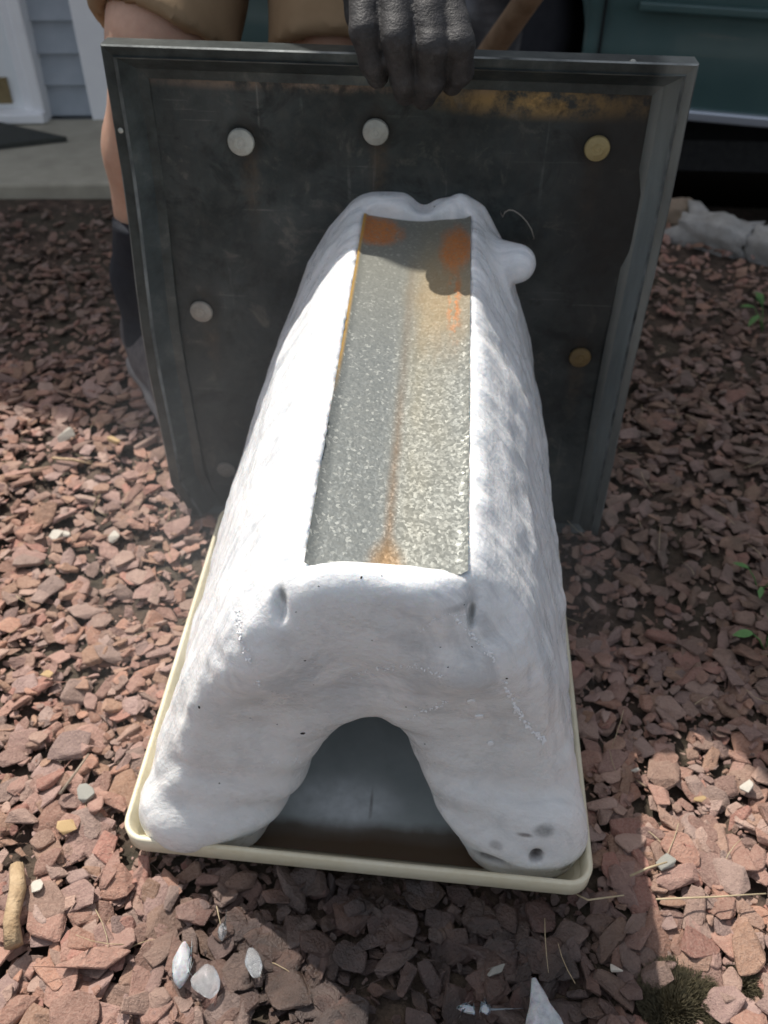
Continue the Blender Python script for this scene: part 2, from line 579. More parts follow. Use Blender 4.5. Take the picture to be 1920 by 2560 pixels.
# ---- parked car, dark green, seen from wheel arch to sill
def make_car():
    A = math.radians(-12)
    root = empty('parked_car', (-0.05, 2.26, -0.125), A)
    tag(root, 'dark green parked car with silver sill strip and black wheel arch', 'car')
    paint = Mat('car_paint', (0.018, 0.052, 0.052), 0.32, 0.0, Coat_Weight=0.5)
    v = paint.coord()
    paint.base(paint.ramp(paint.noise(v, 6, 5), [(0.3, (0.045, 0.092, 0.092)), (0.7, (0.065, 0.118, 0.115))]))
    rubber = speckled('tyre_rubber', (0.012, 0.013, 0.018), (0.02, 0.021, 0.028), 40, 0.85)
    black = Mat('underbody', (0.004, 0.004, 0.005), 0.9).m
    chrome = Mat('silver_sill', (0.62, 0.66, 0.74), 0.3, 0.7).m
    glassm = Mat('car_glass', (0.02, 0.025, 0.028), 0.05).m
    # side outline with wheel openings, x along the car (front wheel at x = 0), z up from the drive
    R0 = 0.345
    def side(x0, x1, arches, zb, zt):
        pts = [(x0, zb)]
        for cx in arches:
            for k in range(19):
                a = math.pi - math.pi * k / 18
                zz = max(zb, 0.30 + R0 * math.sin(a) * 1.0)
                pts.append((cx + R0 * math.cos(a), zz if 0 < k < 18 else zb))
        pts.append((x1, zb))
        return pts
    low = side(-0.85, 3.55, (0.0, 2.65), 0.185, 0)
    prof = [(0.0, 0.00), (0.30, -0.015), (0.37, -0.004), (0.41, -0.018), (0.46, -0.018), (0.62, -0.012), (0.86, 0.03), (0.90, 0.06)]   # (z, depth) of the flank
    bm = bmesh.new()
    xs = sorted({round(p[0], 4) for p in low})
    def zlow(x):
        z = 0.185
        for cx in (0.0, 2.65):
            if abs(x - cx) < R0:
                z = max(z, 0.30 + math.sqrt(R0 * R0 - (x - cx) ** 2))
        return z
    def depth(z):
        for (a, da), (b, db) in zip(prof, prof[1:]):
            if a <= z <= b:
                return da + (db - da) * (z - a) / (b - a)
        return prof[-1][1]
    xs = sorted(set([-0.85, 3.55] + [round(-0.85 + 0.05 * i, 3) for i in range(89)] +
                    [round(c + R0 * math.cos(math.pi * k / 24), 4) for c in (0, 2.65) for k in range(25)]))
    cols = []
    for x in xs:
        z0 = zlow(x)
        zs = [z0 + (0.92 - z0) * k / 22 for k in range(23)]
        end = max(0, abs(x - 1.35) - 1.9) ** 2 * 0.5
        cols.append([bm.verts.new((x, depth(z) + end, z)) for z in zs])
    for a, b in zip(cols, cols[1:]):
        for k in range(22):
            bm.faces.new((a[k], b[k], b[k + 1], a[k + 1]))
    # bonnet and far side
    for a, b in zip(cols, cols[1:]):
        va, vb = a[-1], b[-1]
        wa = bm.verts.new((va.co.x, 1.62, 0.9))
        wb = bm.verts.new((vb.co.x, 1.62, 0.9))
        bm.faces.new((va, vb, wb, wa))
    bmesh.ops.remove_doubles(bm, verts=bm.verts[:], dist=0.0005)
    bmesh.ops.recalc_face_normals(bm, faces=bm.faces)
    from_bm('body', bm, paint.m, root, smooth=True)
    box('underbody', (1.35, 0.9, 0.30), (4.2, 1.5, 0.2), black, root)
    for cx in (0.0, 2.65):                                     # lining of the wheel opening
        bm = bmesh.new()
        ring = []
        for d in (0.0, 0.34):
            ring.append([bm.verts.new((cx + (R0 + .004) * math.cos(math.pi * k / 20), d + 0.012, 0.30 + (R0 + .004) * math.sin(math.pi * k / 20))) for k in range(21)])
        for k in range(20):
            bm.faces.new((ring[0][k], ring[0][k + 1], ring[1][k + 1], ring[1][k]))
        bm.faces.new(ring[1])
        from_bm('wheel_arch', bm, black, root)
        wh = bpy.data.objects.new('wheel', None)
        COL.objects.link(wh)
        wh.parent = root
        wh.location = (cx, 0.15, 0.31)
        bm = bmesh.new()
        pr = [(0.20, -0.10), (0.27, -0.105), (0.30, -0.09), (0.31, -0.05), (0.31, 0.05), (0.30, 0.09), (0.2, 0.1)]
        rr = [[bm.verts.new((r * math.cos(q), y, r * math.sin(q))) for q in [2 * math.pi * k / 40 for k in range(40)]] for r, y in pr]
        for a, b in zip(rr, rr[1:]):
            for k in range(40):
                bm.faces.new((a[k], a[(k + 1) % 40], b[(k + 1) % 40], b[k]))
        bmesh.ops.recalc_face_normals(bm, faces=bm.faces)
        from_bm('tyre', bm, rubber, wh, smooth=True)
        bm = bmesh.new()
        pr = [(0.2, -0.095), (0.185, -0.09), (0.17, -0.06), (0.06, -0.04), (0.05, -0.075), (0.0, -0.08)]
        rr = [[bm.verts.new((r * math.cos(q), y, r * math.sin(q))) for q in [2 * math.pi * k / 30 for k in range(30)]] for r, y in pr[:-1]]
        for a, b in zip(rr, rr[1:]):
            for k in range(30):
                bm.faces.new((a[k], a[(k + 1) % 30], b[(k + 1) % 30], b[k]))
        bm.faces.new(rr[-1])
        bmesh.ops.recalc_face_normals(bm, faces=bm.faces)
        from_bm('rim', bm, Mat('wheel_rim', (0.12, 0.12, 0.13), 0.4, 0.8).m, wh, smooth=True)
    box('sill_strip', (1.33, -0.012, 0.186), (1.88, 0.02, 0.022), chrome, root, bevel=0.004)
    box('door_seam', (0.38, -0.0155, 0.56), (0.006, 0.006, 0.66), black, root)
    box('side_moulding', (1.40, -0.024, 0.395), (1.9, 0.016, 0.018), paint.m, root, bevel=0.004)
    # cabin with side windows, above the frame
    bm = bmesh.new()
    q = [(0.65, 0.08, 0.90), (2.85, 0.08, 0.90), (2.45, 0.22, 1.36), (1.15, 0.22, 1.36)]
    a = [bm.verts.new(p) for p in q]
    b = [bm.verts.new((x, 1.68 - y, z)) for x, y, z in q]
    bm.faces.new(a)
    bm.faces.new(b[::-1])
    for k in range(4):
        bm.faces.new((a[k], b[k], b[(k + 1) % 4], a[(k + 1) % 4]))
    bmesh.ops.recalc_face_normals(bm, faces=bm.faces)
    from_bm('cabin', bm, paint.m, root)
    for x0, x1 in ((0.95, 1.66), (1.74, 2.55)):
        bm = bmesh.new()
        f = lambda x, z: bm.verts.new((x, 0.08 + (z - 0.9) / 0.46 * 0.14 - 0.006, z))
        bm.faces.new([f(x0, 0.95), f(x1, 0.95), f(x1 - (0.1 if x1 > 2 else 0), 1.31), f(x0 + (0.24 if x0 < 1 else 0), 1.31)])
        from_bm('window', bm, glassm, root)
    return root


make_car()

# ================================================================== PERSON
skin = Mat('skin', (0.55, 0.32, 0.235), 0.5, 0.0, Subsurface_Weight=0.15, Subsurface_Scale=0.01)
sv = skin.coord()
skin.base(skin.ramp(skin.noise(sv, 40, 8, 0.7), [(0.3, (0.42, 0.24, 0.165)), (0.7, (0.54, 0.335, 0.24))]))
skin.bump(skin.noise(sv, 400, 2), 0.15, 0.001)
tan_cloth = Mat('tan_cotton', (0.34, 0.215, 0.10), 0.9)
tv = tan_cloth.coord()
tan_cloth.base(tan_cloth.ramp(tan_cloth.noise(tv, 14, 5), [(0.3, (0.22, 0.145, 0.078)), (0.7, (0.31, 0.215, 0.125))]))
tan_cloth.bump(tan_cloth.noise(tan_cloth.coord('Object', (1, 1, .5)), 18, 2), 0.25, 0.006)
sock_mat = speckled('navy_sock_knit', (0.006, 0.008, 0.013), (0.012, 0.015, 0.022), 120, 0.95, bump=0.4)
shoe_mat = speckled('grey_shoe_mesh', (0.055, 0.05, 0.055), (0.12, 0.11, 0.11), 90, 0.85, bump=0.5)
sole_mat = speckled('pale_shoe_sole', (0.15, 0.14, 0.14), (0.24, 0.22, 0.21), 30, 0.7)
shirt_mat = speckled('navy_shirt_cotton', (0.02, 0.03, 0.07), (0.03, 0.045, 0.09), 60, 0.9)
hair_mat = speckled('dark_hair', (0.02, 0.014, 0.01), (0.05, 0.035, 0.025), 150, 0.6)


def make_person():
    root = empty('person', (-0.22, 1.15, 0.0))
    tag(root, 'person in tan shorts and dark socks bending over to hold the metal panel', 'person')
    KL, AL = (-0.297, 1.00, 0.475), (-0.384, 1.065, 0.085)      # left in the picture: knee, ankle
    KR, AR = (-0.115, 1.03, 0.475), (-0.06, 1.10, 0.085)
    HL, HR = (-0.30, 1.36, 0.83), (-0.11, 1.37, 0.83)
    CH, NK = (-0.20, 1.26, 1.16), (-0.20, 1.17, 1.33)
    HD = (-0.20, 1.09, 1.45)
    SL, SR = (-0.37, 1.24, 1.24), (-0.03, 1.22, 1.24)
    WR = (-0.052, 0.90, 0.66)
    EL_ = (0.02, 1.12, 0.96)
    h = 0.011
    lo, hi = (-0.62, 0.80, 0.0), (0.22, 1.62, 1.62)
    G = grid(lo, hi, h)
    f = None
    for K, A_, Hp, sgn in ((KL, AL, HL, -1), (KR, AR, HR, 1)):
        calf = (K[0] + 0.62 * (A_[0] - K[0]) * .5 + sgn * 0.018, K[1] + .045, K[2] - 0.13)
        f = limb(G, [(Hp, 0.088), ((0.5 * (Hp[0] + K[0]), 0.5 * (Hp[1] + K[1]), 0.5 * (Hp[2] + K[2])), 0.075), (K, 0.055)], 0.02, f)
        f = limb(G, [(K, 0.053), (calf, 0.054), ((A_[0], A_[1] + .005, 0.17), 0.036), (A_, 0.032)], 0.02, f)
        f = limb(G, [(A_, 0.034), ((A_[0] + (0.07 if sgn < 0 else .02), A_[1] - 0.11, 0.032), 0.022)], 0.02, f)
    f = limb(G, [(HL, 0.10), (HR, 0.10)], 0.03, f)
    f = limb(G, [((-0.205, 1.37, 0.86), 0.125), ((-0.205, 1.33, 1.0), 0.118), (CH, 0.128)], 0.04, f)
    f = limb(G, [(SL, 0.062), (SR, 0.062)], 0.05, f)
    f = limb(G, [(CH, 0.07), (NK, 0.052), (HD, 0.05)], 0.03, f)
    f = smin(f, ball(G, HD, (0.074, 0.095, 0.108)), 0.02)
    f = smin(f, ball(G, (HD[0], HD[1] - 0.085, HD[2] - 0.06), (0.045, 0.04, 0.05)), 0.02)      # jaw
    f = smin(f, cone(G, (HD[0], HD[1] - 0.09, HD[2] + 0.012), (HD[0], HD[1] - 0.118, HD[2] - 0.03), 0.010, 0.016), 0.012)   # nose
    for sx in (-1, 1):
        f = smin(f, ball(G, (HD[0] + sx * 0.076, HD[1] + 0.01, HD[2] - 0.01), (0.012, 0.022, 0.034)), 0.006)
        f = smax(f, -ball(G, (HD[0] + sx * 0.032, HD[1] - 0.098, HD[2] + 0.014), (0.018, 0.014, 0.012)), 0.01)
    f = limb(G, [(SR, 0.055), (EL_, 0.042), (WR, 0.032)], 0.02, f)
    f = limb(G, [(SL, 0.055), ((-0.46, 1.27, 0.96), 0.042), ((-0.36, 1.12, 0.74), 0.031), ((-0.345, 1.09, 0.66), 0.028)], 0.02, f)
    v, q = surface(f, lo, h)
    bpy.context.view_layer.update()
    keep(from_np('body', v, q, skin.m), root)
    # shorts: shells round the thighs, open at the hem
    lo2, hi2, h2 = (-0.46, 0.88, 0.42), (0.02, 1.58, 0.98), 0.008
    G = grid(lo2, hi2, h2)
    sh = limb(G, [(HL, 0.125), (HR, 0.125)], 0.04)
    sh = limb(G, [((-0.205, 1.375, 0.83), 0.15), ((-0.205, 1.36, 0.93), 0.137)], 0.04, sh)
    hem = {}
    for K, Hp, dn in ((KL, HL, 0.006), (KR, HR, 0.035)):
        d = np.array(K) - np.array(Hp)
        d /= np.linalg.norm(d)
        end = np.array(K) + dn * d
        tb = cone(G, Hp, end + d * 0.06, 0.11, 0.071)
        sag = cone(G, (Hp[0], Hp[1], Hp[2] - 0.02), end + d * 0.05 + np.array((0, 0.02, -0.022)), 0.09, 0.064)
        tb = smin(tb, sag, 0.02) + 0.003 * vnoise(G, (30, 30, 12), 4)
        pl = (G[0] - end[0]) * d[0] + (G[1] - end[1]) * d[1] + (G[2] - end[2]) * d[2]
        pl = pl + (0.45 if dn < 0.02 else 0.0) * np.clip(K[0] - G[0], -0.03, 0.09)
        tb = np.maximum(tb, pl - 0.006 * vnoise(G, (12, 12, 12), 9))
        hol = cone(G, np.array(K) - d * 0.12, end + d * 0.08, 0.057, 0.0585)
        sag2 = cone(G, np.array(K) - d * 0.12, end + d * 0.08 + np.array((0, 0.02, -0.02)), 0.050, 0.052)
        tb = np.maximum(tb, -smin(hol, sag2, 0.02))
        sh = smin(sh, tb, 0.006)
    sh = np.maximum(sh, G[2] - 0.95)
    v, q = surface(sh, lo2, h2)
    keep(from_np('shorts', v, q, tan_cloth.m), root)
    # shirt
    lo3, hi3, h3 = (-0.62, 1.0, 0.84), (0.20, 1.62, 1.38), 0.013
    G = grid(lo3, hi3, h3)
    s = limb(G, [((-0.205, 1.37, 0.9), 0.150), ((-0.205, 1.33, 1.0), 0.14), (CH, 0.145)], 0.04)
    s = limb(G, [(SL, 0.085), (SR, 0.085)], 0.05, s)
    s = limb(G, [(SL, 0.08), ((-0.43, 1.265, 1.06), 0.068)], 0.03, s)
    s = limb(G, [(SR, 0.08), ((0.0, 1.165, 1.08), 0.066)], 0.03, s)
    s = np.maximum(s, -cone(G, CH, HD, 0.058, 0.066))
    v, q = surface(s + 0.004 * vnoise(G, (14, 14, 14), 2), lo3, h3)
    keep(from_np('shirt', v, q, shirt_mat), root)
    # hair
    G = grid((-0.31, 0.96, 1.38), (-0.09, 1.22, 1.60), 0.008)
    hr = ball(G, (HD[0], HD[1] + 0.012, HD[2] + 0.012), (0.084, 0.10, 0.112))
    hr = np.maximum(hr, -((G[2] - HD[2]) - (HD[1] - 0.0 - G[1]) * 0.9 + 0.03)) + 0.004 * vnoise(G, (60, 60, 30), 5)
    v, q = surface(hr, (-0.31, 0.96, 1.38), 0.008)
    keep(from_np('hair', v, q, hair_mat), root)
    # socks and shoes
    for A_, K, yaw in ((AL, KL, 0.60), (AR, KR, 0.15)):
        lo4 = (A_[0] - 0.12, A_[1] - 0.16, 0.03)
        G = grid(lo4, (A_[0] + 0.13, A_[1] + 0.12, 0.34), 0.006)
        dd = (np.array(K) - np.array(A_))
        top = np.array(A_) + dd * 0.49
        top[1] += 0.012
        s = limb(G, [(A_, 0.043), ((A_[0], A_[1] + .005, 0.17), 0.0455), (tuple(top), 0.061)], 0.02)
        s = limb(G, [(A_, 0.041), ((A_[0] + math.sin(yaw) * .05, A_[1] - math.cos(yaw) * .07, 0.055), 0.034)], 0.02, s)
        s = np.maximum(s, G[2] - top[2] + 0.01) + 0.001 * vnoise(G, (40, 40, 90), 3)
        v, q = surface(s, lo4, 0.006)
        keep(from_np('sock', v, q, sock_mat), root)
        lo5, hi5, h5 = (-0.075, -0.24, -0.004), (0.075, 0.10, 0.125), 0.0045
        G = grid(lo5, hi5, h5)
        s = limb(G, [((0, 0.035, 0.05), 0.040), ((0, -0.02, 0.052), 0.042), ((0.004, -0.10, 0.038), 0.043), ((0.008, -0.165, 0.027), 0.036)], 0.03)
        s = smin(s, cone(G, (0, 0.03, 0.075), (0, -0.05, 0.078), 0.040, 0.034), 0.02)
        s = np.maximum(s, 0.018 - G[2])
        s = np.maximum(s, -cone(G, (0, 0.02, 0.085), (0, 0.01, 0.16), 0.034, 0.046))
        v, q = surface(s, lo5, h5)
        sh_ = empty('shoe', (A_[0], A_[1], 0.012), yaw)
        sh_.parent = root
        sh_.matrix_parent_inverse = Matrix.Translation(root.location).inverted()
        from_np('upper', v, q, shoe_mat, sh_)
        G = grid(lo5, hi5, h5)
        s = limb(G, [((0, 0.035, 0.012), 0.044), ((0, -0.06, 0.012), 0.040), ((0.004, -0.12, 0.012), 0.047), ((0.008, -0.168, 0.012), 0.039)], 0.03)
        s = np.maximum(np.maximum(s, G[2] - 0.022), 0.001 - G[2])
        v, q = surface(s, lo5, h5)
        from_np('sole', v, q, sole_mat, sh_)
    # gloved hand: back of the hand towards us, four fingers over the top rim of the panel
    gm = Mat('glove_coating', (0.05, 0.048, 0.052), 0.62)
    gv = gm.coord()
    gn = gm.noise(gv, 90, 6, 0.7)
    gm.base(gm.ramp(gn, [(0.35, (0.018, 0.017, 0.017)), (0.55, (0.036, 0.034, 0.034)), (0.8, (0.085, 0.08, 0.08))]))
    gm.bump(gm.math('ADD', gm.noise(gv, 520, 3), gm.math('MULTIPLY', gm.noise(gm.coord('Object', (40, 40, 120)), 1.0, 3, 0.5, 0.6), 1.8)), 0.4, 0.002)
    lo6, hi6, h6 = (-0.13, 0.755 - 0.035, 0.44), (0.05, 0.945, 0.72), 0.0026
    G = grid(lo6, hi6, h6)
    g = None
    F = [  # knuckle, middle joint, last joint, tip (radius)
        [((-0.071, 0.800, 0.567), .0135), ((-0.069, 0.772, 0.540), .0120), ((-0.063, 0.774, 0.517), .0108), ((-0.060, 0.783, 0.503), .0090)],
        [((-0.047, 0.797, 0.571), .0140), ((-0.043, 0.764, 0.537), .0125), ((-0.038, 0.772, 0.506), .0112), ((-0.038, 0.792, 0.488), .0095)],
        [((-0.024, 0.797, 0.571), .0140), ((-0.016, 0.763, 0.532), .0128), ((-0.017, 0.772, 0.503), .0112), ((-0.022, 0.792, 0.485), .0095)],
        [((-0.008, 0.801, 0.565), .0130), ((0.005, 0.768, 0.533), .0120), ((0.007, 0.776, 0.511), .0105), ((0.001, 0.789, 0.497), .0088)],
    ]
    fingers = None
    for p in F:
        one = limb(G, p, 0.004)
        fingers = one if fingers is None else smin(fingers, one, 0.0025)
    palm = limb(G, [((-0.066, 0.803, 0.570), .0150), ((-0.058, 0.850, 0.610), .018), (WR, .026)], 0.012)
    palm = limb(G, [((-0.047, 0.801, 0.574), .0152), ((-0.047, 0.850, 0.616), .020), (WR, .028)], 0.012, palm)
    palm = limb(G, [((-0.027, 0.801, 0.574), .0152), ((-0.036, 0.850, 0.616), .020), (WR, .028)], 0.012, palm)
    palm = limb(G, [((-0.012, 0.805, 0.567), .0140), ((-0.026, 0.850, 0.610), .017), (WR, .026)], 0.012, palm)
    palm = limb(G, [((-0.060, 0.865, 0.620), .019), ((-0.088, 0.868, 0.570), .015), ((-0.080, 0.862, 0.530), .012), ((-0.070, 0.852, 0.505), .0105)], 0.008, palm)   # thumb behind the panel
    wr2 = np.array(WR) + 0.07 * (np.array(EL_) - np.array(WR)) / np.linalg.norm(np.array(EL_) - np.array(WR))
    palm = limb(G, [(WR, 0.034), (tuple(wr2), 0.041)], 0.015, palm)
    g = smin(palm, fingers, 0.006)
    g = g + 0.0005 * vnoise(G, (70, 70, 90), 6) + 0.0004 * vnoise(G, (60, 60, 120), 8)
    g = np.maximum(g, G[2] - 0.712)
    v, q = surface(g, lo6, h6)
    keep(from_np('glove', v, q, gm.m), root)
    return root


make_person()

# ================================================================== METAL PANEL
PX0, PX1, PZ0, PZ1, PY = -0.2867, 0.1995, -0.012, 0.5140, 0.80


def make_panel():
    root = empty('metal_panel', (0.5 * (PX0 + PX1), PY, 0))
    tag(root, 'dark weathered sheet metal panel with bent rims standing behind the ice', 'metal panel')
    M = Mat('weathered_galvanized_sheet', (0.12, 0.13, 0.13), 0.5, 0.55)
    v = M.coord()
    n1 = M.noise(v, 9, 7, 0.62)
    n2 = M.noise(v, 60, 6, 0.65)
    c = M.ramp(n1, [(0.30, (0.016, 0.021, 0.021)), (0.50, (0.038, 0.047, 0.047)), (0.72, (0.070, 0.081, 0.080))])
    c = M.mix(M.ramp(n2, [(0.45, 0.0), (0.75, 0.35)]), c, (0.13, 0.125, 0.11))
    # vertical runs of grime, rust bloom under the top rim at the right, dark band beside the right rim
    s = M.noise(M.coord('Object', (40, 40, 5)), 1.0, 5, 0.6)
    c = M.mix(M.ramp(s, [(0.55, 0.0), (0.72, 0.45)]), c, (0.045, 0.045, 0.043))
    rn = M.noise(v, 38, 6, 0.7)
    rm = M.sphere(v, (0.155, 0, 0.478), (0.10, 9, 0.012), 0.7)
    c = M.mix(M.math('MULTIPLY', rm, M.ramp(rn, [(0.38, 0.0), (0.55, 1.0)])), c, (0.40, 0.26, 0.10))
    bm_ = M.sphere(v, (-0.05, 0, 0.487), (0.13, 9, 0.006), 0.7)
    c = M.mix(M.math('MULTIPLY', bm_, M.ramp(rn, [(0.42, 0.0), (0.6, 0.8)])), c, (0.30, 0.21, 0.15))
    # fine scratches and pale scuffs
    for sc, rot in (((9, 9, 260), .5), ((200, 200, 7), -.35)):
        mp = M.n('ShaderNodeMapping')
        mp.inputs['Rotation'].default_value = (0, rot, 0)
        mp.inputs['Scale'].default_value = sc
        M.l(v, mp.inputs[0])
        sn = M.noise(mp.outputs[0], 1.0, 3, 0.5)
        c = M.mix(M.math('MULTIPLY', M.ramp(sn, [(0.66, 0.0), (0.72, 0.5)]), M.ramp(n1, [(0.45, 0.0), (0.62, 1.0)])), c, (0.20, 0.205, 0.19))
    sc_ = M.noise(v, 26, 7, 0.72, 0.6)
    c = M.mix(M.ramp(sc_, [(0.58, 0.0), (0.70, 0.5)]), c, (0.17, 0.16, 0.135))
    c = M.mix(M.ramp(sc_, [(0.34, 0.75), (0.48, 0.0)]), c, (0.014, 0.017, 0.017))
    # grime rings and drips round the fixings
    for wx, wz in ((-0.182, 0.4419), (-0.063, 0.4534), (0.128, 0.4444), (-0.240, 0.273), (0.143, 0.2363)):
        lxw = wx - 0.5 * (PX0 + PX1)
        ring = M.sphere(v, (lxw * 1.0, 0, wz - 0.003), (0.0165, 9, 0.0175), 0.35)
        drp = M.sphere(v, (lxw + 0.002, 0, wz - 0.032), (0.007, 9, 0.036), 0.8)
        c = M.mix(M.math('MULTIPLY', ring, M.ramp(n2, [(0.35, 0.45), (0.6, 0.85)])), c, (0.018, 0.018, 0.016))
        c = M.mix(M.math('MULTIPLY', drp, M.ramp(n2, [(0.40, 0.1), (0.6, 0.5)])), c, (0.11, 0.075, 0.045))
    dk = M.sphere(v, (0.20, 0, 0.42), (0.05, 9, 0.17), 0.8)
    c = M.mix(M.math('MULTIPLY', dk, 0.75), c, (0.03, 0.028, 0.026))
    M.base(c)
    M.rough(M.ramp(n2, [(0.3, 0.42), (0.7, 0.68)]))
    M.bump(M.math('ADD', n1, M.math('MULTIPLY', n2, 0.15)), 0.35, 0.006)
    # local origin is on the ground under the panel's front rim
    cx = 0.5 * (PX0 + PX1)
    # pan: outer lip, ridge, slope, sheet, as nested rectangular loops
    offs = [(0.0, 0.022), (0.0, 0.0015), (0.0012, 0.0), (0.0085, 0.0008), (0.0092, -0.0012), (0.0110, 0.0020), (0.022, 0.0140), (0.030, 0.0150)]
    def bent(x, z):
        # the left side of the old panel bulges outwards, its top edge climbs to the left
        t = max(0.0, z / PZ1)
        if x < 0:
            x -= (0.0050 * t + 0.0065 * math.sin(math.pi * min(t, 1))) * (abs(x) / 0.243) ** 3
        return x, z + 0.0055 * t * (0.5 - x / 0.486)
    bm = bmesh.new()
    loops = []
    NS = 10
    for o_, d in offs:
        x0, x1, z0, z1 = PX0 + o_ - cx, PX1 - o_ - cx, PZ0 + o_ * 0.5, PZ1 - o_
        pts = []
        for (xa, za), (xb, zb) in (((x0, z0), (x1, z0)), ((x1, z0), (x1, z1)), ((x1, z1), (x0, z1)), ((x0, z1), (x0, z0))):
            for k in range(NS):
                t = k / NS
                x, z = xa + (xb - xa) * t, za + (zb - za) * t
                wob = 0.0016 * math.sin(z * 21 + 1.1 * x) + 0.0012 * math.sin(x * 17 + z * 9)
                xb, zb_ = bent(x, z)
                pts.append(bm.verts.new((xb + wob * 0.6, d + wob, zb_ + 0.6 * wob)))
        loops.append(pts)
    for a, b in zip(loops, loops[1:]):
        n = len(a)
        for k in range(n):
            bm.faces.new((a[k], a[(k + 1) % n], b[(k + 1) % n], b[k]))
    bmesh.ops.recalc_face_normals(bm, faces=bm.faces)
    for f_ in bm.faces:
        if f_.normal.y > 0.2:
            pass
    rim_m = Mat('rim_metal', (0.16, 0.175, 0.165), 0.42, 0.45)
    rv = rim_m.coord()
    rim_m.base(rim_m.ramp(rim_m.noise(rv, 22, 6, 0.7), [(0.32, (0.018, 0.024, 0.024)), (0.55, (0.055, 0.066, 0.064)), (0.75, (0.14, 0.15, 0.14))]))
    lx = rim_m.sep(rv)
    right = rim_m.ramp(lx[0], [(0.208, 0.0), (0.222, 1.0)])  # sky light on the right flange put into its colour
    rim_m.base(rim_m.mix(rim_m.math('MULTIPLY', right, 0.8), rim_m.ramp(rim_m.noise(rv, 22, 6, 0.7), [(0.32, (0.020, 0.026, 0.026)), (0.55, (0.052, 0.063, 0.062)), (0.75, (0.12, 0.13, 0.12))]),
                         rim_m.ramp(rim_m.noise(rim_m.coord('Object', (60, 60, 8)), 1.0, 5), [(0.3, (0.14, 0.155, 0.15)), (0.7, (0.26, 0.28, 0.265))])))
    rim_m.bump(rim_m.noise(rv, 80, 4), 0.3, 0.002)
    fl = from_bm('flange', bm, rim_m.m, root)
    edge_m = speckled('worn_edge_highlight', (0.025, 0.03, 0.03), (0.34, 0.36, 0.35), 26, 0.4, metal=0.5, detail=7)  # thin highlights along the folds painted in as brighter worn metal
    fl.data.materials.append(edge_m)
    per = 4 * NS
    for p in fl.data.polygons:
        p.use_smooth = False
        if p.index // per in (1, 4):
            p.material_index = 1
    bm = bmesh.new()
    nx, nz = 24, 26
    x0, x1, z0, z1 = PX0 + 0.0235 - cx, PX1 - 0.0235 - cx, PZ0 + 0.010, PZ1 - 0.0235
    def sheet_vert(x, y, z):
        x, z = bent(x, z)
        return bm.verts.new((x, y, z))
    g = [[sheet_vert(x0 + (x1 - x0) * i / nx, 0.0165 + 0.0005 * math.sin(3.1 * i / nx * 3) * math.sin(2.6 * j / nz * 3), z0 + (z1 - z0) * j / nz) for j in range(nz + 1)] for i in range(nx + 1)]
    for i in range(nx):
        for j in range(nz):
            bm.faces.new((g[i][j], g[i + 1][j], g[i + 1][j + 1], g[i][j + 1]))
    from_bm('sheet', bm, M.m, root, smooth=True)
    bm = bmesh.new()
    q = [bm.verts.new(p) for p in ((x0 - .02, 0.0215, z0), (x1 + .02, 0.0215, z0), (x1 + .02, 0.0215, z1 + .02), (x0 - .02, 0.0215, z1 + .02))]
    bm.faces.new(q[::-1])
    from_bm('back_sheet', bm, rim_m.m, root)
    # washers of the screws that hold the sheet
    zinc = speckled('dull_zinc', (0.30, 0.31, 0.28), (0.42, 0.43, 0.39), 120, 0.5, metal=0.35, bump=0.2)
    zinc2 = speckled('grimy_zinc', (0.24, 0.22, 0.19), (0.33, 0.31, 0.27), 120, 0.55, metal=0.3, bump=0.2)
    yel = speckled('yellowed_zinc', (0.27, 0.215, 0.10), (0.36, 0.29, 0.14), 120, 0.5, metal=0.3, bump=0.2)
    yel2 = speckled('brown_yellow_zinc', (0.12, 0.08, 0.032), (0.17, 0.115, 0.045), 120, 0.55, metal=0.3, bump=0.2)
    dim = speckled('dim_zinc', (0.14, 0.135, 0.12), (0.19, 0.18, 0.16), 120, 0.6, metal=0.3)
    first = None
    for (px, py), mm, lab, r in (((602, 356), zinc, 'bright zinc washer near the upper left corner', .0122),
                                 ((939, 331), zinc, 'bright zinc washer under the gloved hand', .0116),
                                 ((1493, 372), yel, 'yellowed washer near the upper right corner', .0112),
                                 ((503, 780), zinc2, 'grimy washer halfway down the left side', .0117),
                                 ((1450, 895), yel2, 'brownish yellow washer halfway down the right side', .0112),
                                 ((565, 1175), dim, 'dim washer low on the left side', .0108)):
        p = at(px, py, Y=PY + 0.013)
        bm = bmesh.new()
        pr = [(1.0, 0.0), (1.0, -0.0012), (0.93, -0.0026), (0.45, -0.0038), (0.24, -0.0036), (0.20, -0.0041), (0.0, -0.0043)]
        rr = [[bm.verts.new((r * s_ * math.cos(a), y, r * s_ * math.sin(a))) for a in [2 * math.pi * k / 28 for k in range(28)]] for s_, y in pr[:-1]]
        for a, b in zip(rr, rr[1:]):
            for k in range(28):
                bm.faces.new((a[k], a[(k + 1) % 28], b[(k + 1) % 28], b[k]))
        bm.faces.new(rr[-1])
        bmesh.ops.recalc_face_normals(bm, faces=bm.faces)
        o = from_bm('washer', bm, mm, root)
        o.location = (p.x - cx, 0.0145, p.z)
        o['label'] = lab
    for (px, py) in ((300, 327), (1582, 160), (1720, 182)):
        p = at(px, py, Y=PY)
        bm = bmesh.new()
        bmesh.ops.create_uvsphere(bm, u_segments=12, v_segments=8, radius=0.0032)
        for v_ in bm.verts:
            v_.co.y *= 0.6
        o = from_bm('rivet', bm, zinc, root, smooth=True)
        o.location = (p.x - cx, 0.002, p.z)
    # thin bent wire standing off the sheet
    pts = [at(px, py, Y=0.79) for px, py in ((1257, 542), (1262, 531), (1272, 525), (1283, 526), (1295, 533), (1306, 542), (1318, 556), (1329, 574), (1335, 596))]
